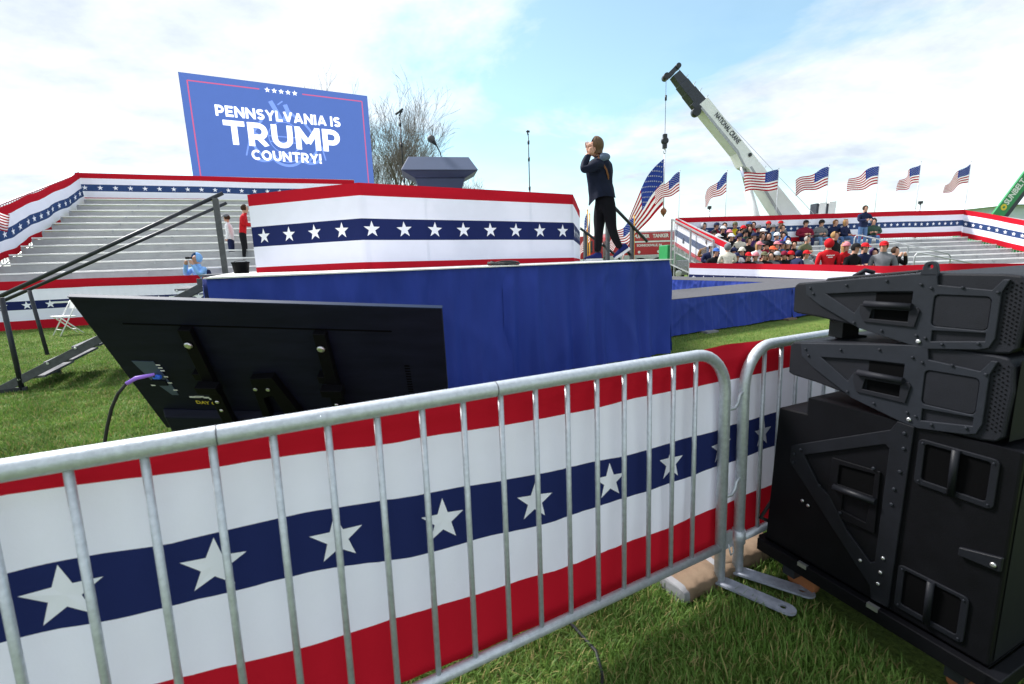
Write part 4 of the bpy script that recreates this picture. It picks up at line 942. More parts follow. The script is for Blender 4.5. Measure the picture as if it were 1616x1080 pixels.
bare_tree('tall bare tree behind the lectern and left microphone stand', p_, 15.6, .88, 47, 'bare trees behind the stage')
p_ = at(712, 420, 50); p_.z = 0
bare_tree('small bare tree showing right of the lectern top', p_, 11.0, 1.05, 12, 'bare trees behind the stage')
p_ = at(655, 420, 52); p_.z = 0
bare_tree('low bare tree directly behind the lectern', p_, 9.0, 1.1, 33, 'bare trees behind the stage')

# ================================================================== FLAGS
def flag_mesh(w, h, sx=1.0, droop=.5, amp=.12, seed=1, nx=26, small=True, warp=None):
    """flag hanging from a hoist at x=0 (top at z=0) flying to -x; returns mesh"""
    r = random.Random(seed); ph = r.uniform(0, 6.28); f1 = r.uniform(1.0, 1.6); m = MB()
    def P(u, v):
        if warp: return warp(u, v)
        x = -u * w * (1 - .10 * u * droop); z = -v * h - droop * h * (u ** 1.15) * (1.0 - .40 * v) + (.05 + .05 * u) * h * math.sin(6.28 * f1 * u + ph + 1.5 * v)
        y = amp * w * u ** .6 * math.sin(6.28 * f1 * u + ph + 1.6 * v)
        return V((x, y, z))
    def mf(i, j): return 2 if (i < nx * .4 and j < 7) else (0 if j % 2 == 0 else 1)
    m.grid(lambda u, v: P(u, v), nx, 13, mf=mf)
    for row in range(9):
        for c in range(6 if row % 2 == 0 else 5):
            u0 = (c + (.5 if row % 2 == 0 else 1.0)) * .4 / 6.0; v0 = (row + .75) * (7 / 13) / 9.6
            p = P(u0, v0); e1 = (P(u0 + .01, v0) - p).normalized(); e2 = (P(u0, v0 - .01) - p); e2 = (e2 - e1 * e2.dot(e1)).normalized(); nn = e1.cross(e2)
            for sgn in (-1, 1):
                R_ = .021 * h if small else .019 * h
                pts = [(0, R_), (R_, 0), (0, -R_), (-R_, 0)] if small else star_pts(R_ * 1.15)
                vs_ = [p + e1 * a + e2 * b_ + nn * (sgn * .012) for a, b_ in pts]
                if small: m.add(vs_, [(0, 1, 2, 3)], 1)
                else: m.add(vs_ + [p + nn * (sgn * .012)], star_faces(), 1)
    return m.mesh('flag_cloth', ['flag_red', 'flag_white', 'flag_blue'])
def flag_pole(label, p_top, z_base, w, h, seed, droop, rz, group, pole_r=.012, gold=False, amp=.1, small=True, polemat='picket'):
    p_top = V(p_top); base = V((p_top.x, p_top.y, z_base))
    t = thing('flag', label, 'flag', base, 0, group)
    m = MB(); m.tube([base, p_top + UZ * .06], pole_r, 8); m.lathe(p_top + UZ * .06, UZ, [(0, .015), (.02, .025), (.05, .01)], 8); m.build('pole', polemat, t)
    me = flag_mesh(w, h, 1, droop, amp, seed, small=small)
    me.transform(Matrix.Translation(p_top) @ Matrix.Rotation(rz, 4, 'Z')); link('flag_cloth', me, t)
    return t

# ================================================================== RIGHT BLEACHERS
RA = V((7.26, 20.6, 0)); RBk = V((20.9, 21.9, 0)); re = (RBk - RA).normalized(); rg = V((re.y, -re.x, 0)); RLEN = (RBk - RA).length
NR, RR, RRUN = 8, .185, .60
def rrow(k): return RA + rg * ((NR - 1 - k) * RRUN + .30), .46 + RR * k
rbl = thing('bleachers', 'low bleachers at right holding the seated crowd', 'bleachers', RA + re * 7 + rg * 2.3)
for k in range(NR):
    p, z = rrow(k); a, c = p + re * .15, p + re * (RLEN - .15)
    m = MB(); m.bar(a + UZ * z, c + UZ * z, .25, .045); m.build('seat_plank', 'bleach_alu', rbl, .006)
    m = MB(); m.bar(a + rg * .31 + UZ * (z - .30), c + rg * .31 + UZ * (z - .30), .27, .04); m.build('foot_plank', 'bleach_alu', rbl, .006)
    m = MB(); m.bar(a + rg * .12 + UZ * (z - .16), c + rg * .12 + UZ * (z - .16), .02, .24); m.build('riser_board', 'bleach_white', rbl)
    m = MB()
    for i in range(8): q = p + re * (.5 + i * 1.8); m.box(q + rg * .118 + UZ * (z - .06), (.18, .05, .05), (re, rg, UZ)); m.box(q + rg * .118 + UZ * (z - .10), (.04, .05, .10), (re, rg, UZ))
    o = m.build('seat_bracket', 'bleach_steel', rbl); o['kind'] = 'stuff'
for i in range(8):
    q0, z0 = rrow(0); q1, z1 = rrow(NR - 1); d_ = re * (.5 + i * 1.8)
    m = MB(); m.bar(q0 + d_ + rg * .3 + UZ * .1, q1 + d_ + UZ * (z1 - .15), .05, .08); m.bar(q1 + d_, q1 + d_ + UZ * (z1 - .1), .06, .06); m.build('support_frame', 'bleach_steel', rbl)
RT = 2.94
picket_fence('back_railing', RA - rg * .08, RBk - rg * .08, 1.55, RT, 1.55, RT + .03, .12, rbl)
picket_fence('side_railing', RBk, RBk + rg * 4.8, 1.5, RT, .35, 1.72, .12, rbl)
picket_fence('side_railing', RA, RA + rg * 4.2, 1.5, RT, .45, 1.72, .10, rbl)
for i in range(7):
    q = RA - rg * .08 + re * (i * RLEN / 6); m = MB(); m.bar(q, q + UZ * RT, .07, .07); m.build('back_post', 'bleach_steel', rbl)
def grab_rail(px, py, Y, dxs):
    m = MB(); p0 = at(px, py, Y); P = [p0 - UZ * .75, p0 - UZ * .1, p0 + re * .08]
    P += [p0 + re * .15 + rg * .1, p0 + rg * dxs - UZ * dxs * .3 + re * .8, p0 + rg * dxs - UZ * (dxs * .3 + .1) + re * .9, p0 + rg * dxs - UZ * (dxs * .3 + .75) + re * .9]
    m.tube(P, .024, 8); return m.build('grab_rail', 'bleach_steel', rbl)
grab_rail(1349, 372, 19.2, 1.5); grab_rail(1398, 382, 17.4, 1.6); grab_rail(1444, 400, 15.8, 1.2)
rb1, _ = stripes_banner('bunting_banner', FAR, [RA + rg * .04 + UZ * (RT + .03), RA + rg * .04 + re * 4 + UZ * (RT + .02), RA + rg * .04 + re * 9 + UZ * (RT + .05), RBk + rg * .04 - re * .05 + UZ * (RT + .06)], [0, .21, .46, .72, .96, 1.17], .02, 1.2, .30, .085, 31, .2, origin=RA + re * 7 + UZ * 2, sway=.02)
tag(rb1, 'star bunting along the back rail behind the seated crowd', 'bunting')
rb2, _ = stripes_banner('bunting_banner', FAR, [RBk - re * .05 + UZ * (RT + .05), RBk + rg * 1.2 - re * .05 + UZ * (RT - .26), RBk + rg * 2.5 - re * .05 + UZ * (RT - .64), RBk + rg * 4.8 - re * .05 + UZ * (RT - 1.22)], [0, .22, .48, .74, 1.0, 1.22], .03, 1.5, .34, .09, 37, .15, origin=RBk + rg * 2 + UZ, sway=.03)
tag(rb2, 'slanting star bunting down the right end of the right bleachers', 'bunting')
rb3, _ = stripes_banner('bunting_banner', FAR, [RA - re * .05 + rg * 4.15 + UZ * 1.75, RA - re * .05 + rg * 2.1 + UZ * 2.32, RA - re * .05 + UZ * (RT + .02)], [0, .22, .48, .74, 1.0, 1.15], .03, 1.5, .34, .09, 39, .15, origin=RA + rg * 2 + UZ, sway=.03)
tag(rb3, 'star bunting seen from behind through the left end panel of the right bleachers', 'bunting')
# grey mesh end panel
ep = thing('end_panel', 'grey framed mesh panel closing the left end of the right bleachers', 'panel', RA - re * .22 + rg * 2)
m = MB(); e0 = RA - re * .22
for t_ in (0, 1.75, 3.5):
    q = e0 + rg * t_; m.bar(q, q + UZ * (RT - .02 - .30 * t_), .06, .06)
m.bar(e0 + UZ * (RT - .02), e0 + rg * 3.5 + UZ * (RT - .02 - 1.05), .05, .05); m.bar(e0 + UZ * 1.0, e0 + rg * 3.5 + UZ * .35, .04, .04); m.build('panel_frame', 'bleach_steel', ep)
m = MB()
for i in range(60):
    q = e0 + rg * (3.5 * i / 60); m.bar(q + UZ * (1.0 - .185 * 3.5 * i / 60), q + UZ * (RT - .03 - .30 * 3.5 * i / 60), .006, .006, re)
o = m.build('mesh_wire', 'picket', ep); o['kind'] = 'stuff'
# front barrier of the right crowd
FPT = [(1088, 15.75, 415), (1200, 14.2, 416.5), (1300, 12.3, 418), (1400, 11.0, 420), (1500, 10.2, 416), (1620, 9.6, 416)]
ftop = [at(px, py, Y) for px, Y, py in FPT]
fb = thing('crowd_barrier', 'barrier line in front of the right hand crowd', 'barrier', V((ftop[2].x, ftop[2].y, 0)))
for i in range(len(ftop) - 1):
    a, c = ftop[i], ftop[i + 1]; picket_fence('barrier_panel', V((a.x + .08, a.y + .10, 0)), V((c.x + .08, c.y + .10, 0)), .15, a.z - .06, .15, c.z - .06, .16, fb, 'picket', .011)
fb2, _ = stripes_banner('bunting_banner', BAN, ftop, [0, .17, .38, .58, .80, .97], .02, 2.0, .33, .075, 41, .15, origin=V((ftop[2].x, ftop[2].y, .1)), sway=.02)
tag(fb2, 'star bunting on the barrier between catwalk and right hand crowd', 'bunting')
# flags along the back rail
FX = [(1073, 272, 36, 24, 1.0, 'first flag on the bleacher rail, overlapping the big hanging flag', .05), (1147.5, 272.5, 38, 21, 1.15, 'second rail flag from the left, left of the crane cylinder', .1), (1229, 269, 43, 27, .12, 'rail flag flying flat across the white crane boom', .0), (1308.5, 264, 43, 24, .65, 'rail flag just right of the crane boom', .05), (1387.5, 262, 44, 24, .65, 'rail flag above the standing man in the crowd', .05), (1453, 258.5, 34, 25, 1.0, 'second rail flag from the right end', .1), (1532, 258, 34, 25, 1.15, 'rightmost rail flag beside the green boom', .1)]
for i, (px, py, w, h, dr, lab, rz) in enumerate(FX):
    f = (px - 1068) / (1525 - 1068); Yb = RA.y + (RBk.y - RA.y) * f + .2
    pt = at(px, py, Yb)
    flag_pole(lab, pt, 1.55, w / 735 * Yb * 1.16, .80, 100 + i * 7, dr * (1 + .1 * math.sin(i * 2.1)), rz + .15 * math.sin(i * 1.7), 'flags on the right bleacher rail', .015, amp=.05 + .03 * (i % 3))
for i, (px, py) in enumerate(((1119.5, 330), (1452.5, 322))):
    f = (px - 1068) / (1525 - 1068); Yb = RA.y + (RBk.y - RA.y) * f - 0 + .15; pt = at(px, py, Yb)
    t = thing('rail_camera_post', ['short grey post with black head behind the left of the crowd', 'short grey post with black head on the empty right end rail'][i], 'post', V((pt.x, pt.y, 2.0)), 0, 'short posts on the bleacher rail')
    m = MB(); m.tube([V((pt.x, pt.y, 2.0)), pt], .035, 8); m.build('post', 'silver', t)
    m = MB(); m.box(pt + UZ * .06, (.14, .12, .12)); m.build('post_head', 'steel_dark', t, .01)
for i, px in enumerate((1293, 1308)):
    c = at(px, 325, 24.5); t = thing('crane_winch_box', ['dark sided white box above the rail, left of the pair', 'pale box above the rail, right of the pair'][i], 'box', V((c.x, c.y, 2.4)))
    m = MB(); m.hexa([c + V((-.2, -.2, -.5)), c + V((.22, -.2, -.5)), c + V((.22, .4, -.5)), c + V((-.2, .4, -.5)), c + V((-.15, -.25, .12 + .05 * i)), c + V((.22, -.25, .15 + .05 * i)), c + V((.22, .35, .15)), c + V((-.15, .35, .12))]); m.build('shell', 'crane_white', t, .02)
    m = MB(); m.box(c + V((-.24, 0, -.15)), (.12, .5, .5)); m.build('dark_end', 'crane_black', t)
    m = MB(); m.bar(V((c.x, c.y + .1, 0)), V((c.x, c.y + .1, c.z - .45)), .12, .12); m.build('mast', 'silver', t)

# ================================================================== CRANE
CY = 23.6
crn = thing('mobile_crane', 'white truck crane with its boom raised behind the right bleachers', 'crane', V((15.2, CY, 0)))
def cr(px, py, o=0.0):
    p = at(px, py, CY); p.y = CY + o; return p
def slab(pts, o0, o1, nm, mat, bev=.015):
    m = MB(); P = [at(x, y, CY) for x, y in pts]
    fr = (V((0, CY, 0)), V((1, 0, 0)), UZ, V((0, -1, 0)))
    m.prism([(p.x, p.z) for p in P], fr, o0, o1); return m.build(nm, mat, crn, bev)
slab([(1098, 170), (1113, 157), (1302, 394), (1278, 410), (1226, 346), (1176, 268), (1168, 264), (1158, 244)], -.45, .32, 'boom_section', 'crane_white')
slab([(1080, 150), (1094, 139), (1112.5, 161), (1098, 173)], -.38, .26, 'boom_section', 'crane_black')
slab([(1070, 137), (1083, 126), (1095, 141), (1081.5, 151.5)], -.34, .22, 'boom_section', 'crane_black')
slab([(1060, 122), (1071, 113), (1084.5, 128), (1072, 138.5)], -.30, .18, 'boom_section', 'crane_black')
slab([(1047, 123), (1063, 107), (1068, 102), (1072, 107), (1062, 119), (1052, 127)], -.25, .13, 'boom_head', 'crane_black')
for (x, y, r_) in ((1050.5, 122, .14), (1069, 106, .12)):
    m = MB(); m.lathe(cr(x, y, -.2), V((0, 1, 0)), [(0, r_), (.4, r_)], 14); m.build('sheave', 'steel_dark', crn)
m = MB(); m.lathe(cr(1095, 180, -.4), V((0, 1, 0)), [(0, .20), (.3, .20)], 16); m.build('jib_wheel', 'steel_dark', crn)
m = MB(); m.bar(cr(1090, 166, -.2), cr(1100, 176, -.2), .3, .25); m.build('wheel_bracket', 'crane_black', crn)
slab([(1098.5, 171), (1101, 169), (1160, 240), (1164, 250), (1172, 265), (1168, 266), (1159, 247)], .325, .335, 'boom_shade_strip', 'bleach_steel', 0)  # grey strips on the side face paint the boom's darker, shaded lower side
slab([(1178, 266), (1181, 264.5), (1229, 342), (1226, 346)], .325, .335, 'boom_shade_strip', 'bleach_steel', 0)
P_ = cr(1178, 247, -.34); m = MB(); m.lathe(P_, V((0, -1, 0)), [(0, .09), (.02, .09)], 14); m.build('pivot_pin', 'steel_dark', crn)
m = MB(); m.tube([cr(1171, 264), cr(1181.5, 302)], .12, 12); m.build('cylinder_rod', 'chrome', crn)
m = MB(); m.tube([cr(1180.5, 300), cr(1200, 370), cr(1212, 412)], .19, 12); m.build('cylinder', 'crane_white', crn)
for (x, y) in ((1084, 122), (1096, 133), (1106, 143), (1116, 154), (1207, 266)):
    m = MB(); m.tube([cr(x - 4, y + 4), cr(x + 2, y - 4)], .018, 6); m.build('rope_guide', 'silver', crn)
m = MB(); m.tube([cr(1072, 108, .1), cr(1284, 335, .1), cr(1310, 372, .1)], .012, 5); m.build('hoist_rope', 'picket', crn)
m = MB(); m.tube([cr(1049, 127, -.2), cr(1047.3, 216, -.2)], .012, 5); m.build('hoist_rope', 'steel_dark', crn)
m = MB(); m.tube([cr(1048.7, 153, -.2), cr(1048.5, 161, -.2)], .05, 8); m.build('rope_clamp', 'steel_dark', crn)
hb = cr(1047, 225, -.2)
m = MB(); m.hexa([hb + V((-.1, -.08, -.33)), hb + V((.1, -.08, -.33)), hb + V((.1, .08, -.33)), hb + V((-.1, .08, -.33)), hb + V((-.1, -.08, .33)), hb + V((.1, -.08, .33)), hb + V((.1, .08, .33)), hb + V((-.1, .08, .33))]); m.lathe(hb + V((0, -.11, .02)), V((0, 1, 0)), [(0, .13), (.05, .17), (.17, .17), (.22, .13)], 16); hbk = m.build('hook_block', 'steel_dark', crn, .03)
hk = cr(1046.8, 240, -.2)
m = MB(); m.tube([hk + V((.05 * math.sin(a), 0, .1 * math.cos(a) - .02)) for a in [i * math.pi / 8 for i in range(17)]], .022, 8); m.tube([hk + UZ * .06, hk + UZ * .2], .03, 8); m.build('hook', 'silver', hbk)
m = MB(); m.tube([cr(1046.6, 245, -.2), cr(1045.2, 330, -.2)], .026, 6); m.build('flag_line', 'picket', crn)
bl_ = cr(1045, 334.5, -.2); m = MB(); m.lathe(bl_, UZ, [(-.26, .02), (-.18, .05), (-.12, .11), (0, .155), (.1, .12), (.15, .05), (.2, .03)], 16); m.build('ball_weight', 'rust', crn)
CF = (cr(1098, 170, -.335), (at(1226, 336, CY) - at(1105, 163, CY)).normalized(), V((0, 0, 1)), V((0, -1, 0)))
bd = (at(1258, 338, CY) - at(1113, 157, CY)); bd.y = 0; bd.normalize(); bup = V((-bd.z, 0, bd.x))
tcn_ = cr(1141, 207.5, 0)
text_on('NATIONAL CRANE', .32, (V((tcn_.x, CY, tcn_.z)), bd, bup if bup.z > 0 else -bup, V((0, -1, 0))), (0, .08), 'crane_black', crn, .006, fitw=1.75, off=.34)
m = MB(); m.box(V((15.3, CY, 1.6)), (2.2, 1.8, 1.3)); m.build('turret', 'crane_white', crn, .05)
m = MB(); m.box(V((13.5, CY, .95)), (9.5, 2.3, .35)); m.build('carrier', 'crane_black', crn, .03)
for x in (9.8, 14.6, 15.9, 17.4):
    for y in (-1.0, 1.0):
        m = MB(); m.lathe(V((x, CY + y - .15, .5)), V((0, 1, 0)), [(0, .48), (.3, .48)], 18); m.build('wheel', 'rubber', crn)
# large flag under the hook
bft = cr(1045.8, 252, -.2)
def hang_warp(u_, v2):
    a_ = math.radians(44 + 20 * u_ - 8 * v2); l_ = 4.2 * u_ * (1 - .10 * v2)
    return V((-l_ * math.cos(a_) - .12 * math.sin(v2 * 3.1 + u_ * 4) * u_, .22 * math.sin(u_ * 8 + 2.2 * v2) * min(1, u_ * 4), -v2 * 2.15 - l_ * math.sin(a_) + .08 * math.sin(u_ * 9 + v2 * 3)))
me = flag_mesh(4.2, 2.15, 1, 0.0, .05, 77, 40, False, hang_warp)
hang = thing('hanging_flag', 'huge flag streaming down left from the crane hook', 'flag', bft - UZ * 3)
me.transform(Matrix.Translation(bft)); link('flag_cloth', me, hang)
# flags on the ground behind the stage
flag_pole('gold fringed flag right of the walking woman', at(1001, 345, 14.5), 0.0, .95, .62, 55, 1.0, .3, 'small flags behind the stage', .02, amp=.05, polemat='gold')
flag_pole('drooping flag on a pole left of the walking woman', at(927, 336, 15.5), 0.0, .55, .85, 56, 1.5, .9, 'small flags behind the stage', .02, amp=.1, polemat='gold')
flag_pole('drooping flag pole second from the left behind the woman', at(930.5, 342, 16.2), 0.0, .5, .8, 58, 1.6, 1.0, 'small flags behind the stage', .02, amp=.1, polemat='gold')
# loose flag at the far left end of the left bleachers
flag_pole('flag with red and white stripes at the left edge of the picture', at(-46, 325, 14.0), 2.0, 1.0, .6, 61, .35, math.pi, None, .02, amp=.1)

# ================================================================== GREEN BOOM AND SHED AT FAR RIGHT
GY = 25.0
gbm = thing('boom_lift', 'green boom of a lift rising at the right edge', 'boom lift', V((at(1570, 380, GY).x, GY, 0)))
def gslab(pts, o0, o1, nm, mat, bev=.01):
    m = MB(); P = [at(x, y, GY) for x, y in pts]; m.prism([(p.x, p.z) for p in P], (V((0, GY, 0)), V((1, 0, 0)), UZ, V((0, -1, 0))), o0, o1); return m.build(nm, mat, gbm, bev)
gslab([(1548, 354), (1563, 334.7), (1640, 232.5), (1662, 233), (1562, 362)], .12, .22, 'boom_face', 'machine_green')
gslab([(1563, 361.5), (1570, 363), (1675, 227), (1662.5, 233)], -.25, .18, 'boom_black_plate', 'crane_black')  # black plate along the lower edge of the green face
gd = at(1630, 262, GY) - at(1570, 342, GY); gd.y = 0; gd.normalize(); gup = V((-gd.z, 0, gd.x))
tc_ = at(1594.5, 304, GY)
text_on('SUNBELT', .42, (V((tc_.x, GY, tc_.z)), gd, gup, V((0, -1, 0))), (0, 0), 'paint_white', gbm, .014, fitw=1.40, off=.225, extrude=.003)
text_on('RENTALS', .42, (V((tc_.x, GY, tc_.z)), gd, gup, V((0, -1, 0))), (1.62, 0), 'paint_white', gbm, .014, fitw=1.45, off=.225, extrude=.003)
lp = at(1577, 328, GY)
m = MB(); m.lathe(V((lp.x, GY - .222, lp.z)), V((0, -1, 0)), [(0, .16), (.006, .16)], 20); slg = m.build('sun_logo', 'logo_yellow', gbm)
m = MB(); m.lathe(V((lp.x, GY - .229, lp.z)), V((0, -1, 0)), [(0, .06), (.006, .06)], 14); m.build('logo_centre', 'machine_green', slg)
q_ = at(1572, 356, GY); m = MB(); m.box(V((q_.x - .3, GY, 1.3)), (2.4, 1.6, 1.2)); m.build('chassis', 'machine_green', gbm, .05)
for x in (-1.1, .7):
    for y in (-.8, .8):
        m = MB(); m.lathe(V((q_.x - .1 + x, GY + y - .15, .45)), V((0, 1, 0)), [(0, .45), (.3, .45)], 16); m.build('wheel', 'rubber', gbm)
bn = thing('shed', 'long grey blue shed far behind the right bleachers', 'building', V((62, 52, 0)))
m = MB(); m.box(V((68, 56, 2.6)), (34, 14, 5.2)); m.build('wall', 'barn', bn)
m = MB(); m.hexa([V((50, 48, 5.2)), V((86, 48, 5.2)), V((86, 64, 5.2)), V((50, 64, 5.2)), V((50.5, 55, 6.3)), V((86, 55, 6.3)), V((86, 57, 6.3)), V((50.5, 57, 6.3))]); m.build('roof', 'barn_roof', bn)

# ================================================================== FIRE TRUCK, GREEN TRAILER
FY = 34.0
ft = thing('fire_truck', 'red and white pumper tanker fire truck beyond the catwalk', 'fire truck', V((9.5, FY + 1.2, 0)))
def fx(px): return at(px, 400, FY).x
def bxx(x0, x1, y0, y1, z0, z1, nm, mat, bev=.02, parent=None):
    m = MB(); m.hexa([V((x0, y0, z0)), V((x1, y0, z0)), V((x1, y1, z0)), V((x0, y1, z0)), V((x0, y0, z1)), V((x1, y0, z1)), V((x1, y1, z1)), V((x0, y1, z1))]); return m.build(nm, mat, parent or ft, bev)
X0, X1 = fx(957), fx(1075)
bxx(X0, X1, FY, FY + 2.4, 2.44, 3.02, 'tank_top', 'fire_red'); bxx(X0, X1, FY - .02, FY + 2.42, 2.33, 2.435, 'white_band', 'paint_white', 0)
bxx(X0, X1, FY - .01, FY + 2.41, 1.46, 2.325, 'body_side', 'fire_red'); bxx(X0, X1, FY, FY + 2.4, .55, 1.455, 'lower_panel', 'silver')
bxx(X0, X1, FY + .1, FY + 2.3, 3.03, 3.12, 'roof_rail', 'silver', 0)
bxx(fx(915), fx(952), FY, FY + 2.4, 1.3, 2.9, 'cab', 'fire_red', .08); bxx(fx(915) - .02, fx(952), FY, FY + 2.4, .5, 1.29, 'cab_lower', 'paint_white', .04)
bxx(fx(921), fx(935), FY - .03, FY + .02, 1.75, 2.55, 'side_window', 'glass_dark', 0); bxx(fx(938), fx(948), FY - .03, FY + .02, 1.75, 2.55, 'side_window', 'glass_dark', 0)
for px in (932, 1010.5, 1039.5):
    m = MB(); m.lathe(V((fx(px), FY - .06, .56)), V((0, 1, 0)), [(0, .70), (.05, .70)], 24); m.build('wheel_arch', 'pa_dark', ft)
    m = MB(); m.lathe(V((fx(px), FY - .10, .52)), V((0, 1, 0)), [(0, .5), (.02, .52), (.3, .52)], 24); ty_ = m.build('tyre', 'rubber', ft)
    m = MB(); m.lathe(V((fx(px), FY - .14, .52)), V((0, 1, 0)), [(0, .14), (.035, .26), (.04, .27)], 16); m.build('rim', 'silver', ty_)
FFr = (V((0, FY, 0)), V((1, 0, 0)), UZ, V((0, -1, 0)))
text_on('PUMPER', .34, FFr, (fx(1012), 2.76), 'paint_white', ft, .012, fitw=1.12, off=.012); text_on('TANKER', .34, FFr, (fx(1042), 2.76), 'paint_white', ft, .012, fitw=1.15, off=.012)
text_on('SCHNECKSVILLE, PA', .22, FFr, (fx(1024.5), 2.12), 'paint_white', ft, .008, fitw=1.82, off=.022)
for px in (1008.5, 1039):
    m = MB(); m.lathe(V((fx(px), FY - .011, 1.66)), V((0, -1, 0)), [(0, .10), (.02, .09)], 12); m.build('side_lamp', 'paint_white', ft)
TY = 26.0
gtr = thing('equipment_trailer', 'green equipment trailer left of the right bleachers', 'trailer', V((at(1066, 425, TY).x, TY, 0)))
def gx(px): return at(px, 400, TY).x
m = MB(); m.prism([(gx(1049 + 4), .86), (gx(1098 + 4), .86), (gx(1098 + 4), 1.55), (gx(1080 + 4), 1.95), (gx(1049 + 4), 1.95)], (V((0, TY, 0)), V((1, 0, 0)), UZ, V((0, -1, 0))), -1.5, 0); m.build('green_hood', 'machine_green', gtr, .05)
bxx(gx(1046 + 4), gx(1100 + 4), TY + .05, TY + 1.45, .62, .855, 'chassis', 'crane_black', .02, gtr)
bxx(gx(1072 + 4), gx(1090 + 4), TY - .06, TY + .3, .28, .80, 'tool_box', 'silver', .02, gtr)
m = MB(); m.lathe(V((gx(1067 + 4), TY - .05, .36)), V((0, 1, 0)), [(0, .33), (.02, .36), (.25, .36)], 20); ty_ = m.build('tyre', 'rubber', gtr)
m = MB(); m.lathe(V((gx(1067 + 4), TY - .09, .36)), V((0, 1, 0)), [(0, .12), (.035, .21)], 14); m.build('rim', 'paint_white', ty_)
m = MB(); m.lathe(V((gx(1067 + 4), TY + 1.25, .36)), V((0, 1, 0)), [(0, .36), (.25, .36)], 20); m.build('tyre', 'rubber', gtr)
m = MB(); m.box(V((gx(1057 + 4), TY - .003, 1.72)), (.16, .01, .16)); m.build('white_decal', 'paint_white', gtr)
bxx(gx(1049 + 4), gx(1056 + 4), TY + .1, TY + .4, .15, .6, 'jack_stand', 'silver', .01, gtr)

# ================================================================== PEOPLE
def skin_body(nodes, edges, sub=2, root=0):
    """one continuous body mesh grown round a jointed skeleton. nodes: (position, radius)"""
    me = bpy.data.meshes.new('tmp'); me.from_pydata([tuple(n[0]) for n in nodes], edges, [])
    o = bpy.data.objects.new('tmp', me); COL.objects.link(o)
    sk = o.modifiers.new('s', 'SKIN'); sk.use_smooth_shade = True; sk.branch_smoothing = .4
    if not me.skin_vertices: 
        bm = bmesh.new(); bm.from_mesh(me); bm.verts.layers.skin.verify(); bm.to_mesh(me); bm.free()
    for i, n in enumerate(nodes):
        r = n[1] if isinstance(n[1], (tuple, list)) else (n[1], n[1])
        me.skin_vertices[0].data[i].radius = r; me.skin_vertices[0].data[i].use_root = (i == root)
    sb_ = o.modifiers.new('b', 'SUBSURF'); sb_.levels = sub; sb_.render_levels = sub
    bpy.context.view_layer.update()
    r = bpy.data.meshes.new_from_object(o.evaluated_get(bpy.context.evaluated_depsgraph_get()))
    bpy.data.objects.remove(o); bpy.data.meshes.remove(me)
    for p in r.polygons: p.use_smooth = True
    return r
def seated(lean, phone, wide=1.0):
    n = [((0, 0, .12), (.19, .15)), ((0, -.02 - .03 * lean, .30), (.185 * wide, .145)), ((0, -.02 - .08 * lean, .47), (.20 * wide, .14)), ((0, -.03 - .10 * lean, .585), (.06, .06)), ((0, -.05 - .12 * lean, .66), (.075, .085)), ((0, -.05 - .13 * lean, .75), (.083, .10)), ((0, -.04 - .13 * lean, .83), (.05, .06))]
    e = [(0, 1), (1, 2), (2, 3), (3, 4), (4, 5), (5, 6)]
    for s in (-1, 1):
        b = len(n); hy = -.30 if phone else -.26; hz = .30 if phone else .22
        n += [((s * .22 * wide, -.02 - .08 * lean, .49), .088), ((s * .30 * wide, -.08, .28), .075), ((s * .07, hy, hz), .042), ((s * .03, hy - .07, hz + .02), .035)]
        e += [(2, b), (b, b + 1), (b + 1, b + 2), (b + 2, b + 3)]
        b = len(n)
        n += [((s * .11, -.06, .10), .10), ((s * .14, -.42, .12), .075), ((s * .13, -.42, -.18), .055), ((s * .13, -.44, -.33), .045), ((s * .13, -.58, -.36), .042)]
        e += [(0, b), (b, b + 1), (b + 1, b + 2), (b + 2, b + 3), (b + 3, b + 4)]
    return n, e
def standing(mode):
    lean = .10 if mode == 'lean' else 0.0
    n = [((0, 0, .95), (.165, .12)), ((0, -.01 - .3 * lean, 1.15), (.155, .115)), ((0, -.02 - .8 * lean, 1.36), (.18, .12)), ((0, -.03 - lean, 1.48), (.062, .062)), ((0, -.05 - 1.1 * lean, 1.56), (.075, .085)), ((0, -.05 - 1.2 * lean, 1.65), (.083, .10)), ((0, -.04 - 1.2 * lean, 1.73), (.05, .06))]
    e = [(0, 1), (1, 2), (2, 3), (3, 4), (4, 5), (5, 6)]
    for s in (-1, 1):
        b = len(n)
        if mode == 'phone' or mode == 'lean': A = [((s * .21, -.02 - .8 * lean, 1.39), .078), ((s * .28, -.10, 1.15), .062), ((s * .08, -.32, 1.16), .044), ((s * .03, -.38, 1.18), .036)]
        elif mode == 'camera': A = [((s * .21, -.02, 1.39), .078), ((s * .26, -.20, 1.24), .062), ((s * .10, -.24, 1.55), .044), ((s * .06, -.25, 1.61), .036)]
        else: A = [((s * .21, -.02, 1.39), .078), ((s * .27, .02, 1.13), .062), ((s * .25, -.06, .92), .044), ((s * .24, -.09, .84), .038)]
        n += A; e += [(2, b), (b, b + 1), (b + 1, b + 2), (b + 2, b + 3)]
        b = len(n); n += [((s * .10, 0, .86), .10), ((s * .11, -.02, .50), .072), ((s * .11, .02, .12), .048), ((s * .11, .02, .06), .045), ((s * .12, -.15, .035), .038)]
        e += [(0, b), (b, b + 1), (b + 1, b + 2), (b + 2, b + 3), (b + 3, b + 4)]
    return n, e
def region_seated(c):
    if c.z > .60: return 0
    if c.z < -.28: return 3
    if c.y < -.26 and c.z > .17 and abs(c.x) < .12: return 0
    if c.z < .19 and (c.y < -.03 or c.z < .13): return 2
    return 1
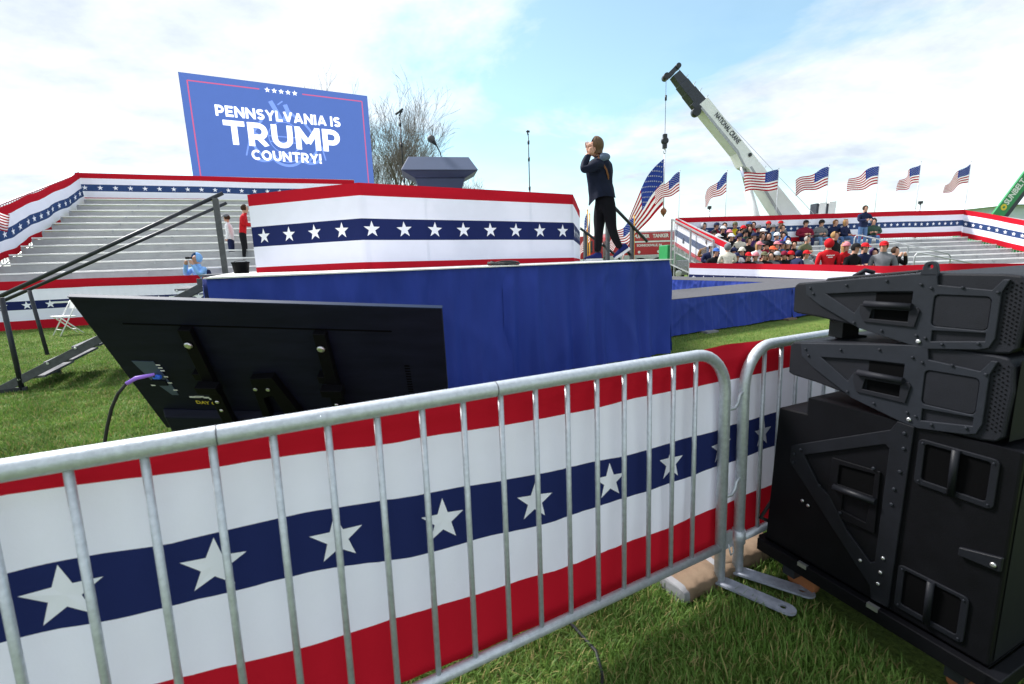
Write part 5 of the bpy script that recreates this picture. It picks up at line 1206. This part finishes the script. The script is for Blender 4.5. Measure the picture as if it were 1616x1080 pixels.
def region_standing(c):
    if c.z > 1.50: return 0
    if c.z < .09: return 3
    if c.y < -.29 and 1.08 < c.z < 1.30 and abs(c.x) < .12: return 0
    if c.y < -.21 and c.z > 1.5: return 0
    if c.z < .87 and not (abs(c.x) > .19 and c.z > .78): return 2
    if abs(c.x) > .2 and c.z < .9: return 0
    return 1
PROTO = {}
for nm, (n_, e_), rg_ in (('sit', seated(.3, False), region_seated), ('sit_phone', seated(1.0, True), region_seated), ('sit_wide', seated(.5, True, 1.12), region_seated),
                          ('stand', standing('plain'), region_standing), ('stand_phone', standing('phone'), region_standing), ('stand_lean', standing('lean'), region_standing), ('stand_camera', standing('camera'), region_standing)):
    me = skin_body(n_, e_, 1 if nm != 'x' else 2)
    for k in range(4): me.materials.append(MT['skin'])
    for p in me.polygons: p.material_index = rg_(p.center)
    hd = V(n_[5][0]) + V((0, 0, .0)); PROTO[nm] = (me, hd)
# headwear, each centred on the head
def dome(rx, ry, rz, z0, nseg=14, nring=5, oy=0.0):
    m = MB(); 
    m.grid(lambda u, v: V((rx * math.cos(6.2832 * u) * math.cos(v * 1.45), oy + ry * math.sin(6.2832 * u) * math.cos(v * 1.45), z0 + rz * math.sin(v * 1.571))), nseg, nring); return m
HW = {}
m = dome(.100, .118, .105, .035); m.hexa([V((-.07, -.10, .035)), V((.07, -.10, .035)), V((.06, -.20, .022)), V((-.06, -.20, .022)), V((-.07, -.10, .045)), V((.07, -.10, .045)), V((.06, -.20, .030)), V((-.06, -.20, .030))]); HW['cap'] = m.mesh('cap', ['skin'])
m = dome(.104, .122, .125, .015); m.lathe(V((0, 0, .0)), UZ, [(0, .112), (.045, .116)], 14); HW['beanie'] = m.mesh('beanie', ['skin'])
m = MB(); m.grid(lambda u, v: (lambda a, b_: V((.115 * math.sin(a) * math.cos(b_), .025 + .128 * math.cos(a) * math.cos(b_), .012 + .135 * math.sin(b_))))(-2.25 + 4.5 * u, -1.1 + 2.6 * v), 16, 8); HW['hood'] = m.mesh('hood', ['skin'])
m = MB(); m.grid(lambda u, v: (lambda a, b_: V((.098 * math.sin(a) * math.cos(b_), .012 + .118 * math.cos(a) * math.cos(b_), .012 + .112 * math.sin(b_))))(-2.0 + 4.0 * u, -.7 + 2.27 * v), 14, 7); HW['hair'] = m.mesh('hair', ['skin'])
m = MB(); m.grid(lambda u, v: (lambda a, b_: V((.105 * math.sin(a) * max(.75, math.cos(b_)) * (1 if b_ > 0 else 1.05), .015 + .12 * math.cos(a) * max(.7, math.cos(b_)), .012 + (.115 * math.sin(b_) if b_ > 0 else .26 * b_))))(-1.9 + 3.8 * u, -1.0 + 2.55 * v), 14, 9)
for v_ in range(len(m.v)):
    pass
HW['long_hair'] = m.mesh('long_hair', ['skin'])
def objmats(o, mats):
    for i, k in enumerate(mats):
        o.material_slots[i].link = 'OBJECT'; o.material_slots[i].material = k
K = dict(navy=(.016, .022, .065), black=(.010, .010, .012), red=(.50, .012, .018), dred=(.30, .010, .02), maroon=(.20, .012, .035), grey=(.16, .165, .18), lgrey=(.38, .39, .42), white=(.74, .74, .76), cream=(.66, .62, .52), denim=(.09, .16, .32), ldenim=(.18, .29, .45), blue=(.05, .14, .45), olive=(.13, .13, .075), brown=(.20, .095, .035), yellow=(.75, .60, .02), pink=(.62, .22, .26), magenta=(.42, .012, .26), purple=(.06, .03, .12), orange=(.75, .12, .05), green=(.05, .09, .07), tan=(.45, .30, .17), blond=(.34, .20, .085), dbrown=(.045, .025, .015), greyh=(.33, .31, .29), sky=(.25, .46, .85), rust=(.5, .2, .06))
def M_(k): return cm(*K[k])
def rim(mat): return [MT['skin']] + mat
def person(label, proto, headpos, heading, jac, pants, hat=None, hatc=None, hair='dbrown', group=None, seat=None, shoes='black', scale=1.0):
    me, hd = PROTO[proto]
    rot = Matrix.Rotation(heading, 3, 'Z'); off = rot @ (hd * scale)
    loc = V(headpos) - off
    if seat is not None: loc.z = seat
    o = bpy.data.objects.new('person', me); COL.objects.link(o); o.location = loc; o.rotation_euler = (0, 0, heading); o.scale = (scale,) * 3
    objmats(o, [MT['skin'], M_(jac), M_(pants), M_(shoes)])
    tag(o, label, 'person', group)
    def acc(kind, mat):
        h = bpy.data.objects.new(kind, HW[kind]); COL.objects.link(h); h.parent = o; h.location = hd; objmats(h, [mat])
    if hair in ('blond_long', 'dark_long'): acc('long_hair', M_('blond' if hair == 'blond_long' else 'dbrown'))
    elif hair and hat != 'hood': acc('hair', M_(hair))
    if hat: acc(hat, M_(hatc))
    return o
HEAD0 = math.atan2(rg.y, rg.x) + math.pi / 2      # local -Y looks along rg
G1 = 'crowd on the right bleachers'
def crowd(px, py, label, jac, pants='denim', hat=None, hatc=None, hair='dbrown', proto=None, k=None, turn=None, sc=1.0):
    best = None
    rows = range(NR) if k is None else [k]
    for kk in rows:
        p, z = rrow(kk); r = (at(px, py, 1.0) - V((0, 0, CAMH))); t_ = (p - V((0, 0, CAMH))).dot(rg) / r.dot(rg); q = V((0, 0, CAMH)) + r * t_
        e = abs(q.z - (z + .025 + .75 * sc))
        if best is None or e < best[0]: best = (e, q, z)
    pr = proto or rnd.choice(['sit', 'sit_phone', 'sit_wide'])
    h = HEAD0 + (turn if turn is not None else rnd.uniform(-.5, .35))
    return person(label, pr, best[1], h, jac, pants, hat, hatc, hair, G1, seat=best[2] + .02, scale=sc * 1.06)
W_ = 'in the crowded left block'
crowd(1085, 357, 'person in dark coat and orange knit hat at the far left top of the crowd', 'black', 'black', 'beanie', 'rust')
crowd(1092, 365, 'person in dark jacket half hidden behind the end panel of the right bleachers', 'navy', 'black')
crowd(1111, 359, 'person with pale grey hood in the top left of the crowd', 'navy', 'denim', 'hood', 'lgrey')
crowd(1112, 370, 'brown haired person in navy coat second from the end panel', 'navy', 'denim', None, None, 'brown')
crowd(1131, 357, 'person in maroon top and navy cap on the back row', 'maroon', 'black', 'cap', 'navy')
crowd(1127, 369, 'person in dark coat and dark cap bending to a phone below the maroon top', 'navy', 'black', 'cap', 'black', proto='sit_phone')
crowd(1141, 361, 'person in black jacket with white cap near the back row', 'black', 'denim', 'cap', 'white')
crowd(1144, 353, 'person with dark hair knot sitting highest at the left of the crowd', 'purple', 'black')
crowd(1151, 369, 'person in black with pale pink cap left of the yellow jacket', 'black', 'denim', 'cap', 'pink')
crowd(1160, 359, 'person in bright yellow jacket and olive cap', 'yellow', 'black', 'cap', 'olive')
crowd(1166, 367, 'person with glasses and dark hair in front of the yellow jacket', 'purple', 'black')
crowd(1173, 363, 'person in black jacket with red hat beside the yellow jacket', 'black', 'navy', 'beanie', 'red')
crowd(1154, 376, 'bearded person in black with white trucker cap behind the cream vest', 'black', 'denim', 'cap', 'white', 'black')
crowd(1133, 380, 'person in bright blue jacket with white cap at left of the cream vest', 'blue', 'black', 'cap', 'white')
crowd(1167, 378, 'person in cream coat with navy knit hat and striped scarf', 'cream', 'cream', 'beanie', 'navy')
crowd(1123, 394, 'person in navy coat with pale cap low at the left end of the crowd', 'navy', 'black', 'cap', 'lgrey')
crowd(1182, 354, 'person with grey blue cap at the back left of the red shirt', 'grey', 'denim', 'cap', 'denim')
crowd(1183, 365, 'person with long black hair in black coat below the grey blue cap', 'black', 'navy', None, None, 'dark_long')
crowd(1189, 358, 'person in red shirt on the back row left of the grey knit hat', 'red', 'black')
crowd(1197, 361, 'person in blue puffer jacket and grey knit hat holding a phone', 'navy', 'navy', 'beanie', 'grey', proto='sit_phone')
crowd(1213, 352, 'person in navy jacket with bright red cap, left of the two red caps on top', 'navy', 'navy', 'cap', 'red')
crowd(1220, 360, 'person in denim jacket with grey cap under the two red caps', 'ldenim', 'denim', 'cap', 'grey')
crowd(1232, 354, 'grey bearded person with red cap, right of the two red caps on top', 'grey', 'grey', 'cap', 'red', 'greyh')
crowd(1213, 374, 'dark haired person in black jacket in the middle of the crowd', 'black', 'denim', None, None, 'dark_long')
crowd(1226, 374, 'person in blue jacket with white knit hat in the middle of the crowd', 'denim', 'grey', 'beanie', 'white')
crowd(1236, 375, 'person in magenta jacket beside the blue hood', 'magenta', 'black')
crowd(1243, 379, 'person under a bright blue hood at the right of the crowd block', 'navy', 'navy', 'hood', 'blue')
crowd(1198, 387, 'long haired person in white sweater and jeans with pink cap', 'white', 'blue', 'cap', 'pink', 'blond_long')
crowd(1182, 384, 'person in black coat between the cream coat and white sweater', 'black', 'black')
crowd(1226, 387, 'person in brown jacket with pale pink cap', 'brown', 'grey', 'cap', 'pink')
crowd(1219, 396, 'person with orange red cap in front of the brown jacket', 'brown', 'black', 'cap', 'orange')
crowd(1243, 391, 'long haired person in black with white knit hat', 'black', 'black', 'beanie', 'white', 'blond_long')
crowd(1226, 406, 'person in navy with grey knit hat and sunglasses in the front row', 'navy', 'navy', 'beanie', 'lgrey')
crowd(1216, 411, 'grey haired person seen low over the bunting', 'grey', 'navy', None, None, 'greyh')
crowd(1192, 410, 'person with pink patterned hat low over the bunting', 'grey', 'navy', 'beanie', 'pink')
crowd(1181, 406, 'person in black jacket with red cap low over the bunting at left', 'black', 'black', 'cap', 'red')
crowd(1140, 412, 'person with white and navy cap peeping over the bunting', 'lgrey', 'navy', 'cap', 'white')
crowd(1158, 403, 'person with navy knit hat in front of the cream vest', 'white', 'navy', 'beanie', 'navy')
crowd(1162, 413, 'person with navy cap peeping over the bunting below the knit hat', 'navy', 'navy', 'cap', 'navy')
crowd(1272, 410, 'person with red cap low over the bunting beside the olive jacket', 'lgrey', 'navy', 'cap', 'red')
crowd(1248, 403, 'person with red and pink hat bending behind the dark rounded back', 'navy', 'navy', 'beanie', 'red')
_ex = [(1100, 366, 'person in grey coat squeezed beside the end panel, third row from the top', 'grey', None, None), (1119, 376, 'person in black coat with grey knit hat left of the bright blue jacket', 'black', 'beanie', 'grey'), (1143, 381, 'person in olive coat right of the bright blue jacket', 'olive', None, None), (1177, 372, 'person in dark green coat with black hat behind the cream coat', 'green', 'beanie', 'black'), (1190, 374, 'person in purple coat with navy cap above the white sweater', 'purple', 'cap', 'navy'), (1204, 366, 'person in black coat with white cap under the blue puffer jacket', 'black', 'cap', 'white'), (1203, 378, 'person in grey coat behind the white sweater', 'grey', None, None), (1235, 364, 'person in navy coat below the grey beard', 'navy', None, None), (1209, 391, 'person in maroon coat with black knit hat right of the white sweater', 'maroon', 'beanie', 'black'), (1235, 387, 'person in denim jacket with navy cap beside the white knit hat', 'denim', 'cap', 'navy'), (1253, 390, 'person in black puffer coat with grey hair left of the olive jacket', 'black', None, None), (1206, 406, 'person in dark coat with camouflage coloured cap in the front row', 'black', 'cap', 'olive'), (1171, 396, 'person in navy coat with cream knit hat in front of the cream coat', 'navy', 'beanie', 'cream'), (1130, 404, 'person in black coat with blue cap low at the left end', 'black', 'cap', 'blue'), (1237, 409, 'person in dark coat with maroon knit hat low over the bunting', 'black', 'beanie', 'maroon'), (1118, 384, 'person in brown coat tucked against the slanting end rail', 'brown', None, None)]
for x_, y_, l_, j_, h_t, h_c in _ex: crowd(x_, y_, l_, j_, 'navy', h_t, h_c)
crowd(1274, 391, 'grey haired person in olive jacket over black sitting right of the crowd', 'olive', 'grey', None, None, 'greyh', k=3)
crowd(1272, 352.5, 'person in maroon winter jacket and black cap alone on the upper row', 'maroon', 'navy', 'cap', 'black', proto='sit_wide', turn=-.1)
crowd(1297, 351, 'person in grey and black jacket and black knit hat on the upper row', 'grey', 'ldenim', 'beanie', 'black', proto='sit_phone', turn=-.1)
crowd(1319.5, 348.5, 'person in navy jacket with red front on the upper row', 'navy', 'denim', None, None, 'brown', proto='sit_phone', turn=.1)
crowd(1336, 349, 'blond long haired person in navy jacket on the upper row', 'navy', 'denim', None, None, 'blond_long', proto='sit', turn=.4)
crowd(1379, 350, 'person in green jacket and grey hood sitting right of the standing man', 'green', 'denim', 'hood', 'grey', 'greyh', proto='sit_phone', turn=-.5)
def stander(px, py, Y, label, proto, jac, pants, hat=None, hatc=None, hair='dbrown', turn=0.0, feet=None, sc=1.0, grp='people standing at the right barrier'):
    hp = at(px, py, Y); return person(label, proto, hp, HEAD0 + turn, jac, pants, hat, hatc, hair, grp, seat=feet, scale=sc)
q47, z47 = rrow(6); stander(1366, 329, 19.9, 'man standing up in navy sweater and jeans above the seated crowd', 'stand_phone', 'navy', 'denim', None, None, 'dbrown', -.1, None, 1.0, None)
stander(1148, 388, 15.9, 'person seen from behind in cream vest and grey hood', 'stand_lean', 'cream', 'denim', 'hood', 'grey', 'dbrown', 2.9, 0.0, .97, None)
stander(1261, 405, 14.6, 'person bending over so only a dark rounded back shows', 'stand_lean', 'navy', 'black', 'hood', 'navy', None, 1.7, 0.0, .80, None)
red = stander(1308, 385, 12.9, 'person seen from behind in red hooded sweatshirt at the barrier', 'stand', 'red', 'black', 'hood', 'red', None, 2.8, None, 1.0)
for i, (w, z) in enumerate(((.20, 1.34), (.12, 1.29))):
    m = MB(); m.grid(lambda u, v: V(((u - .5) * w, .128 + .006 * math.cos((u - .5) * 3), z + .022 * (v - .5) + .008 * math.sin(u * 30))), 24, 1)
    pr_ = m.mesh('back_print', ['paint_white']); h = bpy.data.objects.new('back_print', pr_); COL.objects.link(h); h.parent = red
stander(1318.5, 372, 13.8, 'fair haired person in black jacket behind the red sweatshirt', 'stand', 'black', 'black', None, None, 'blond', .3, None, 1.0)
stander(1335, 389, 13.3, 'person in red jacket with pink knit hat beside the red sweatshirt', 'stand_phone', 'red', 'black', 'beanie', 'pink', 'blond_long', .2, None, .95)
stander(1351, 392, 12.6, 'person in black hooded top and black cap looking down at the barrier', 'stand_lean', 'black', 'black', 'cap', 'black', 'black', .2, None, .98)
stander(1365, 391, 13.0, 'person in navy jacket with red cap between two dark hoods', 'stand_phone', 'navy', 'tan', 'cap', 'red', 'dbrown', -.2, None, .97)
stander(1380, 399, 13.0, 'person under a purple hood left of the grey jacket', 'stand_phone', 'purple', 'black', 'hood', 'purple', None, -.2, None, .92)
stander(1395, 389, 12.2, 'big person in grey jacket and red cap turned left at the barrier', 'stand', 'grey', 'black', 'cap', 'red', 'blond', -.9, None, 1.0)
stander(1414, 396, 12.8, 'person in black holding a camera at the right end of the barrier', 'stand_camera', 'black', 'black', None, None, 'dbrown', .3, None, .94)
# left bleachers people
p, z = lrow(2); hp = at(357, 344, 16.2)
person('person in white hooded jacket and dark skirt on the left bleachers', 'stand', hp, math.radians(-75), 'white', 'navy', 'cap', 'grey', 'dbrown', 'people at the left bleachers', None, 'grey', .95)
hp = at(387, 329, 16.2)
person('person in red jacket with black backpack behind the stage bunting edge', 'stand_lean', hp, math.radians(110), 'red', 'black', None, None, 'dbrown', 'people at the left bleachers', None, 'black', 1.08)
hp = at(309, 408, 13.9)
blu = person('person in light blue jacket raising binoculars before the left bleachers', 'stand_camera', hp, math.radians(-22), 'sky', 'navy', 'hood', 'sky', 'dbrown', 'people at the left bleachers', None, 'black', 1.18)
m = MB()
for s in (-.035, .035): m.lathe(V((s, -.17, 1.66)), V((0, -1, 0)), [(0, .02), (.06, .022), (.10, .03)], 10)
h = bpy.data.objects.new('binoculars', m.mesh('binoculars', ['black_metal'])); COL.objects.link(h); h.parent = blu
m = MB(); m.hexa([V((-.15, .12, 1.0)), V((.15, .12, 1.0)), V((.13, .27, 1.02)), V((-.13, .27, 1.02)), V((-.13, .12, 1.38)), V((.13, .12, 1.38)), V((.11, .22, 1.36)), V((-.11, .22, 1.36))])
h = bpy.data.objects.new('backpack', m.mesh('backpack', [M_('navy')])); COL.objects.link(h); h.parent = blu
b = h.modifiers.new('b', 'BEVEL'); b.width = .04; b.segments = 3

# the woman walking across the stage -----------------------------------
WY = 6.95
def w(px, py, dy=0.0):
    q = at(px, py, WY + dy); return q
jk = pm('jacket_cloth', (.0065, .0095, .024), .7, 0, .2, 9, .5, 14, .12); pt_ = pm('trouser_cloth', (.0045, .0045, .007), .8, 0, .2, 14, .5, 16, .1); shoe = cm(.009, .015, .09); sole = cm(.6, .6, .62)
wn = [(w(955, 320, .02), (.150, .135)), (w(952, 298), (.145, .125)), (w(948, 275), (.165, .13)), (w(946, 258, .02), (.150, .11)), (w(942, 246, .02), (.058, .058)), (w(936, 238, .02), (.080, .076)), (w(935.5, 230, .02), (.090, .092)), (w(936.5, 224, .02), (.055, .06))]
we = [(0, 1), (1, 2), (2, 3), (3, 4), (4, 5), (5, 6), (6, 7)]
def limb(root, pts):
    b = len(wn); 
    for q in pts: wn.append(q)
    we.append((root, b))
    for i in range(len(pts) - 1): we.append((b + i, b + i + 1))
limb(3, [(w(945, 259, -.17), .078), (w(932, 266, -.24), .070), (w(919.5, 269, -.22), .062), (w(924, 254, -.16), .055), (w(929.5, 243, -.10), .040)])
limb(3, [(w(946, 259, .20), .078), (w(930, 268, .24), .062), (w(921, 266, .22), .055), (w(928, 247, .14), .045), (w(931, 240, .10), .036)])
limb(0, [(w(948, 328, .09), .118), (w(946, 346, .09), .095), (w(945, 364, .06), .071), (w(944, 384, .08), .063), (w(943, 398, .08), .052)])
limb(0, [(w(962, 328, -.08), .118), (w(963, 345, -.08), .093), (w(965.5, 361, -.10), .069), (w(972, 379, -.02), .060), (w(979, 392, .02), .048)])
wme = skin_body(wn, we, 2)
for k in (MT['skin'], jk, pt_): wme.materials.append(k)
hem_z = w(952, 311).z
for p in wme.polygons:
    c = p.center; p.material_index = 0
    if c.z < hem_z: p.material_index = 2
    elif c.z < w(944, 247).z and not (c.x < w(932, 245).x and c.z > w(929, 247).z): p.material_index = 1
wo = link('person', wme, None, origin=V((w(955, 409).x, WY, ZD)))
tag(wo, 'woman in navy jacket and black trousers walking on stage, hands at her face', 'person')
def wchild(mb_, nm, mats): return mb_.build(nm, mats, wo)
# jacket shell, open and hanging longer at the front left
def ring(u, v):
    a = 6.2832 * u
    rowsP = [(947, 251, .11, .105, 0), (945, 259, .180, .155, 0), (946, 272, .186, .155, -.005), (948, 290, .162, .145, -.015), (951, 302, .166, .155, -.02), (952, 313, .178, .165, -.025)]
    f = v * (len(rowsP) - 1); i = min(int(f), len(rowsP) - 2); t_ = f - i
    A, B = rowsP[i], rowsP[i + 1]; L_ = [A[j] + (B[j] - A[j]) * t_ for j in range(5)]
    c = w(L_[0], L_[1]); ca, sa = math.cos(a), math.sin(a)
    front = max(0, -ca) ** 6
    r_ = 1 + .03 * math.sin(5 * a + 6 * v) + .02 * math.sin(9 * a - 11 * v)
    return c + V((ca * L_[2] * r_ - front * .03 * v, sa * L_[3] * r_, -.10 * front * v * v + .01 * math.sin(3 * a) * v))
m = MB(); m.grid(ring, 36, 18); wchild(m, 'jacket', [jk])
hm = MB(); hc = w(950, 248, -.02)
hm.grid(lambda u, v: (lambda a, b_: hc + V((.0 + .115 * math.cos(a) * math.cos(b_), .15 * math.sin(a) * math.cos(b_), -.035 + .085 * math.sin(b_) - .05 * math.cos(a) * -1 * (1 - v))))(-2.1 + 4.2 * u, -1.3 + 2.7 * v), 20, 10); wchild(hm, 'hood', [cm(.10, .135, .20)])
hr = MB(); hcn = w(937.0, 231.5, .02)
hr.grid(lambda u, v: (lambda a, b_: hcn + V((.022 + .122 * math.cos(a) * max(.84, math.cos(b_)) if b_ < 0 else .022 + .122 * math.cos(a) * math.cos(b_), (.112 * math.sin(a)) * (max(.82, math.cos(b_)) if b_ < 0 else math.cos(b_)), .018 + (.120 * math.sin(b_) if b_ > 0 else .125 * b_) + .004 * math.sin(a * 14))))(-2.0 + 4.0 * u, -1.0 + 2.57 * v), 40, 16); wchild(hr, 'hair', ['hair_brown'])
# hands: palm with four fingers and a thumb each, laid against the face
for dy, px0, py0 in ((-.118, 934.0, 243.5), (.095, 930.5, 242)):
    hm = MB(); c = w(px0, py0, dy); up_ = (w(px0 - 1.5, py0 - 8, dy) - c).normalized(); ac = V((0, 1 if dy < 0 else -1, 0))
    hm.tube([c - up_ * .02, c + up_ * .03, c + up_ * .075, c + up_ * .09], [.028, .038, .040, .03], 10)
    for i, L_ in enumerate((.070, .082, .076, .058)):
        s = c + up_ * .075 + V((-.034 + .022 * i, 0, 0)) ; hm.tube([s, s + up_ * L_ * .5 + ac * .004, s + up_ * L_ * .8 + ac * .014, s + up_ * L_ + ac * .026], [.0105, .010, .009, .007], 8)
    s = c + V((.030, 0, 0)) + up_ * .02; hm.tube([s, s + up_ * .035 + V((.022, 0, 0)), s + up_ * .07 + V((.026, 0, 0))], [.013, .011, .008], 8)
    wchild(hm, 'hand', ['skin'])
m = MB(); m.tube([w(944, 248, -.12), w(950, 256, -.16), w(957, 268, -.17), w(960, 278, -.14), w(960, 292, -.05)], .012, 6); wchild(m, 'bag_strap', [cm(.16, .07, .03)])
def shoe_at(heel, toe, up_):
    d = (toe - heel).normalized(); sd = d.cross(V((0, 0, 1))).normalized(); u2 = sd.cross(d); L_ = (toe - heel).length
    WD = [(0, .028), (.12, .037), (.35, .037), (.65, .046), (.88, .040), (1, .016)]; HT = [(0, .085), (.1, .105), (.35, .10), (.5, .075), (.75, .055), (1, .03)]
    def fn_(u, v):
        a = 6.2832 * v; wd_ = float(np.interp(u, [x for x, _ in WD], [y for _, y in WD])); hh = float(np.interp(u, [x for x, _ in HT], [y for _, y in HT]))
        sy = math.sin(a); return heel + d * (u * L_) + sd * (wd_ * math.cos(a) * (1 - .25 * max(0, sy))) + u2 * (hh * (.5 + .5 * sy) + .012)
    m = MB(); m.grid(fn_, 14, 16); sh_ = wchild(m, 'shoe', [shoe])
    m = MB(); m.prism([(-.008, -.030), (.06, -.040), (.16, -.050), (.235, -.034), (.262, 0), (.235, .034), (.16, .050), (.06, .040), (-.008, .030), (-.016, 0)], (heel, d, -sd, u2), -.014, .024); m.build('sole', [sole], sh_)
z0 = ZD + .014
h1 = w(949, 405, .08); h1.z = z0; t1 = w(925, 407, .05); t1.z = z0; t1 = h1 + (t1 - h1).normalized() * .26; shoe_at(h1, t1, UZ)
t2 = w(969.5, 408, .0); t2.z = z0 + .01; h2 = w(987, 397, .02); h2 = t2 + (h2 - t2).normalized() * .26; shoe_at(h2, t2, UZ)

# ================================================================== GRASS
def blades(name, label, n, region, hmin, hmax, wid, seed, keep=None, seg=2):
    R = np.random.default_rng(seed); P = region(R, n)
    if keep is not None: P = P[keep(P)]
    n = len(P); az = R.uniform(0, 6.283, n); h = R.uniform(hmin, hmax, n) * (0.7 + .6 * R.random(n)); bend = R.uniform(.15, 1.0, n) * h; w_ = wid * R.uniform(.6, 1.3, n)
    clump = .5 + .5 * np.sin(P[:, 0] * 9 + 3 * np.sin(P[:, 1] * 5)) * np.sin(P[:, 1] * 8 + 2 * np.sin(P[:, 0] * 6)); h = h * (.65 + .6 * clump)
    dx_, dy_ = np.cos(az), np.sin(az); px_, py_ = -dy_, dx_
    k = 2 * seg + 1; vs_ = np.zeros((n, k, 3))
    for s in range(seg):
        f = s / seg; ww = w_ * (1 - .55 * f); ox = bend * f ** 2
        for side, sg_ in ((0, -1), (1, 1)):
            vs_[:, 2 * s + side, 0] = P[:, 0] + dx_ * ox + sg_ * px_ * ww / 2; vs_[:, 2 * s + side, 1] = P[:, 1] + dy_ * ox + sg_ * py_ * ww / 2; vs_[:, 2 * s + side, 2] = h * f
    vs_[:, k - 1, 0] = P[:, 0] + dx_ * bend; vs_[:, k - 1, 1] = P[:, 1] + dy_ * bend; vs_[:, k - 1, 2] = h * .92
    tri = []
    for s in range(seg - 1): tri += [(2 * s, 2 * s + 1, 2 * s + 3), (2 * s, 2 * s + 3, 2 * s + 2)]
    tri.append((2 * seg - 2, 2 * seg - 1, k - 1)); tri = np.array(tri)
    F = (np.arange(n)[:, None, None] * k + tri[None]).reshape(-1)
    me = bpy.data.meshes.new(name); me.vertices.add(n * k); me.vertices.foreach_set('co', vs_.reshape(-1).astype(np.float32))
    nf = len(F) // 3; me.loops.add(nf * 3); me.loops.foreach_set('vertex_index', F.astype(np.int32)); me.polygons.add(nf)
    me.polygons.foreach_set('loop_start', np.arange(0, nf * 3, 3, dtype=np.int32)); me.polygons.foreach_set('loop_total', np.full(nf, 3, dtype=np.int32))
    me.polygons.foreach_set('material_index', np.repeat(R.choice(3, n, p=[.47, .38, .15]), len(tri)).astype(np.int32))
    for g in GRM: me.materials.append(g)
    me.update(); me.validate(); o = link(name, me); tag(o, label, 'grass', None, 'stuff'); return o
GRM = [pm('grass_a', (.100, .195, .030), .55, 0, .4, 1.5, spec=.3, transl=.3), pm('grass_b', (.150, .255, .050), .55, 0, .3, 1.5, spec=.3, transl=.3), pm('grass_dry', (.32, .27, .11), .7, 0, .2, 1.5, spec=.2, transl=.2)]
def reg_near(R, n): return np.stack([R.uniform(-.9, 2.4, n), .55 + 2.2 * R.random(n), np.zeros(n)], 1)
def wedge(R, n, y0, y1, x0, x1):
    y = np.sqrt(R.uniform(y0 ** 1.0, y1 ** 1.0, n) ** 2); u = R.uniform(x0, x1, n); return np.stack([u * y, y, np.zeros(n)], 1)
def not_near(P): return (P[:, 1] > 2.2 + .0 * P[:, 0])
def off_plates(P):
    k = np.ones(len(P), bool)
    for s_, dr in ((.178, -.76), (.30, -.62)):
        o_ = fp(s_, 0); d_ = np.array([math.cos(dr), math.sin(dr)]); e_ = np.array([-d_[1], d_[0]]); q = P[:, :2] - np.array([o_.x, o_.y]); a = q @ d_; b = q @ e_
        k &= ~((a > -.11) & (a < .30) & (np.abs(b) < .036))
    q = P[:, :2] - np.array([PO.x, PO.y]); a = q @ np.array([pd.x, pd.y]); b = q @ np.array([pw.x, pw.y])
    k &= ~((a > .05) & (a < .70) & (b > .05) & (b < .75))
    return k
blades('grass', 'long green lawn grass beside the barricade feet and speaker dolly', 130000, reg_near, .022, .055, .0042, 1, off_plates, 3)
blades('grass', 'mown lawn between the barricades, the monitor and the stage', 150000, lambda R, n: wedge(R, n, 2.2, 9.0, -1.15, .95), .018, .040, .006, 2, None, 1)
blades('grass', 'mown lawn in front of the left bleachers and round the stair', 110000, lambda R, n: wedge(R, n, 3.5, 13.0, -1.2, -.45), .018, .045, .011, 3, None, 1)
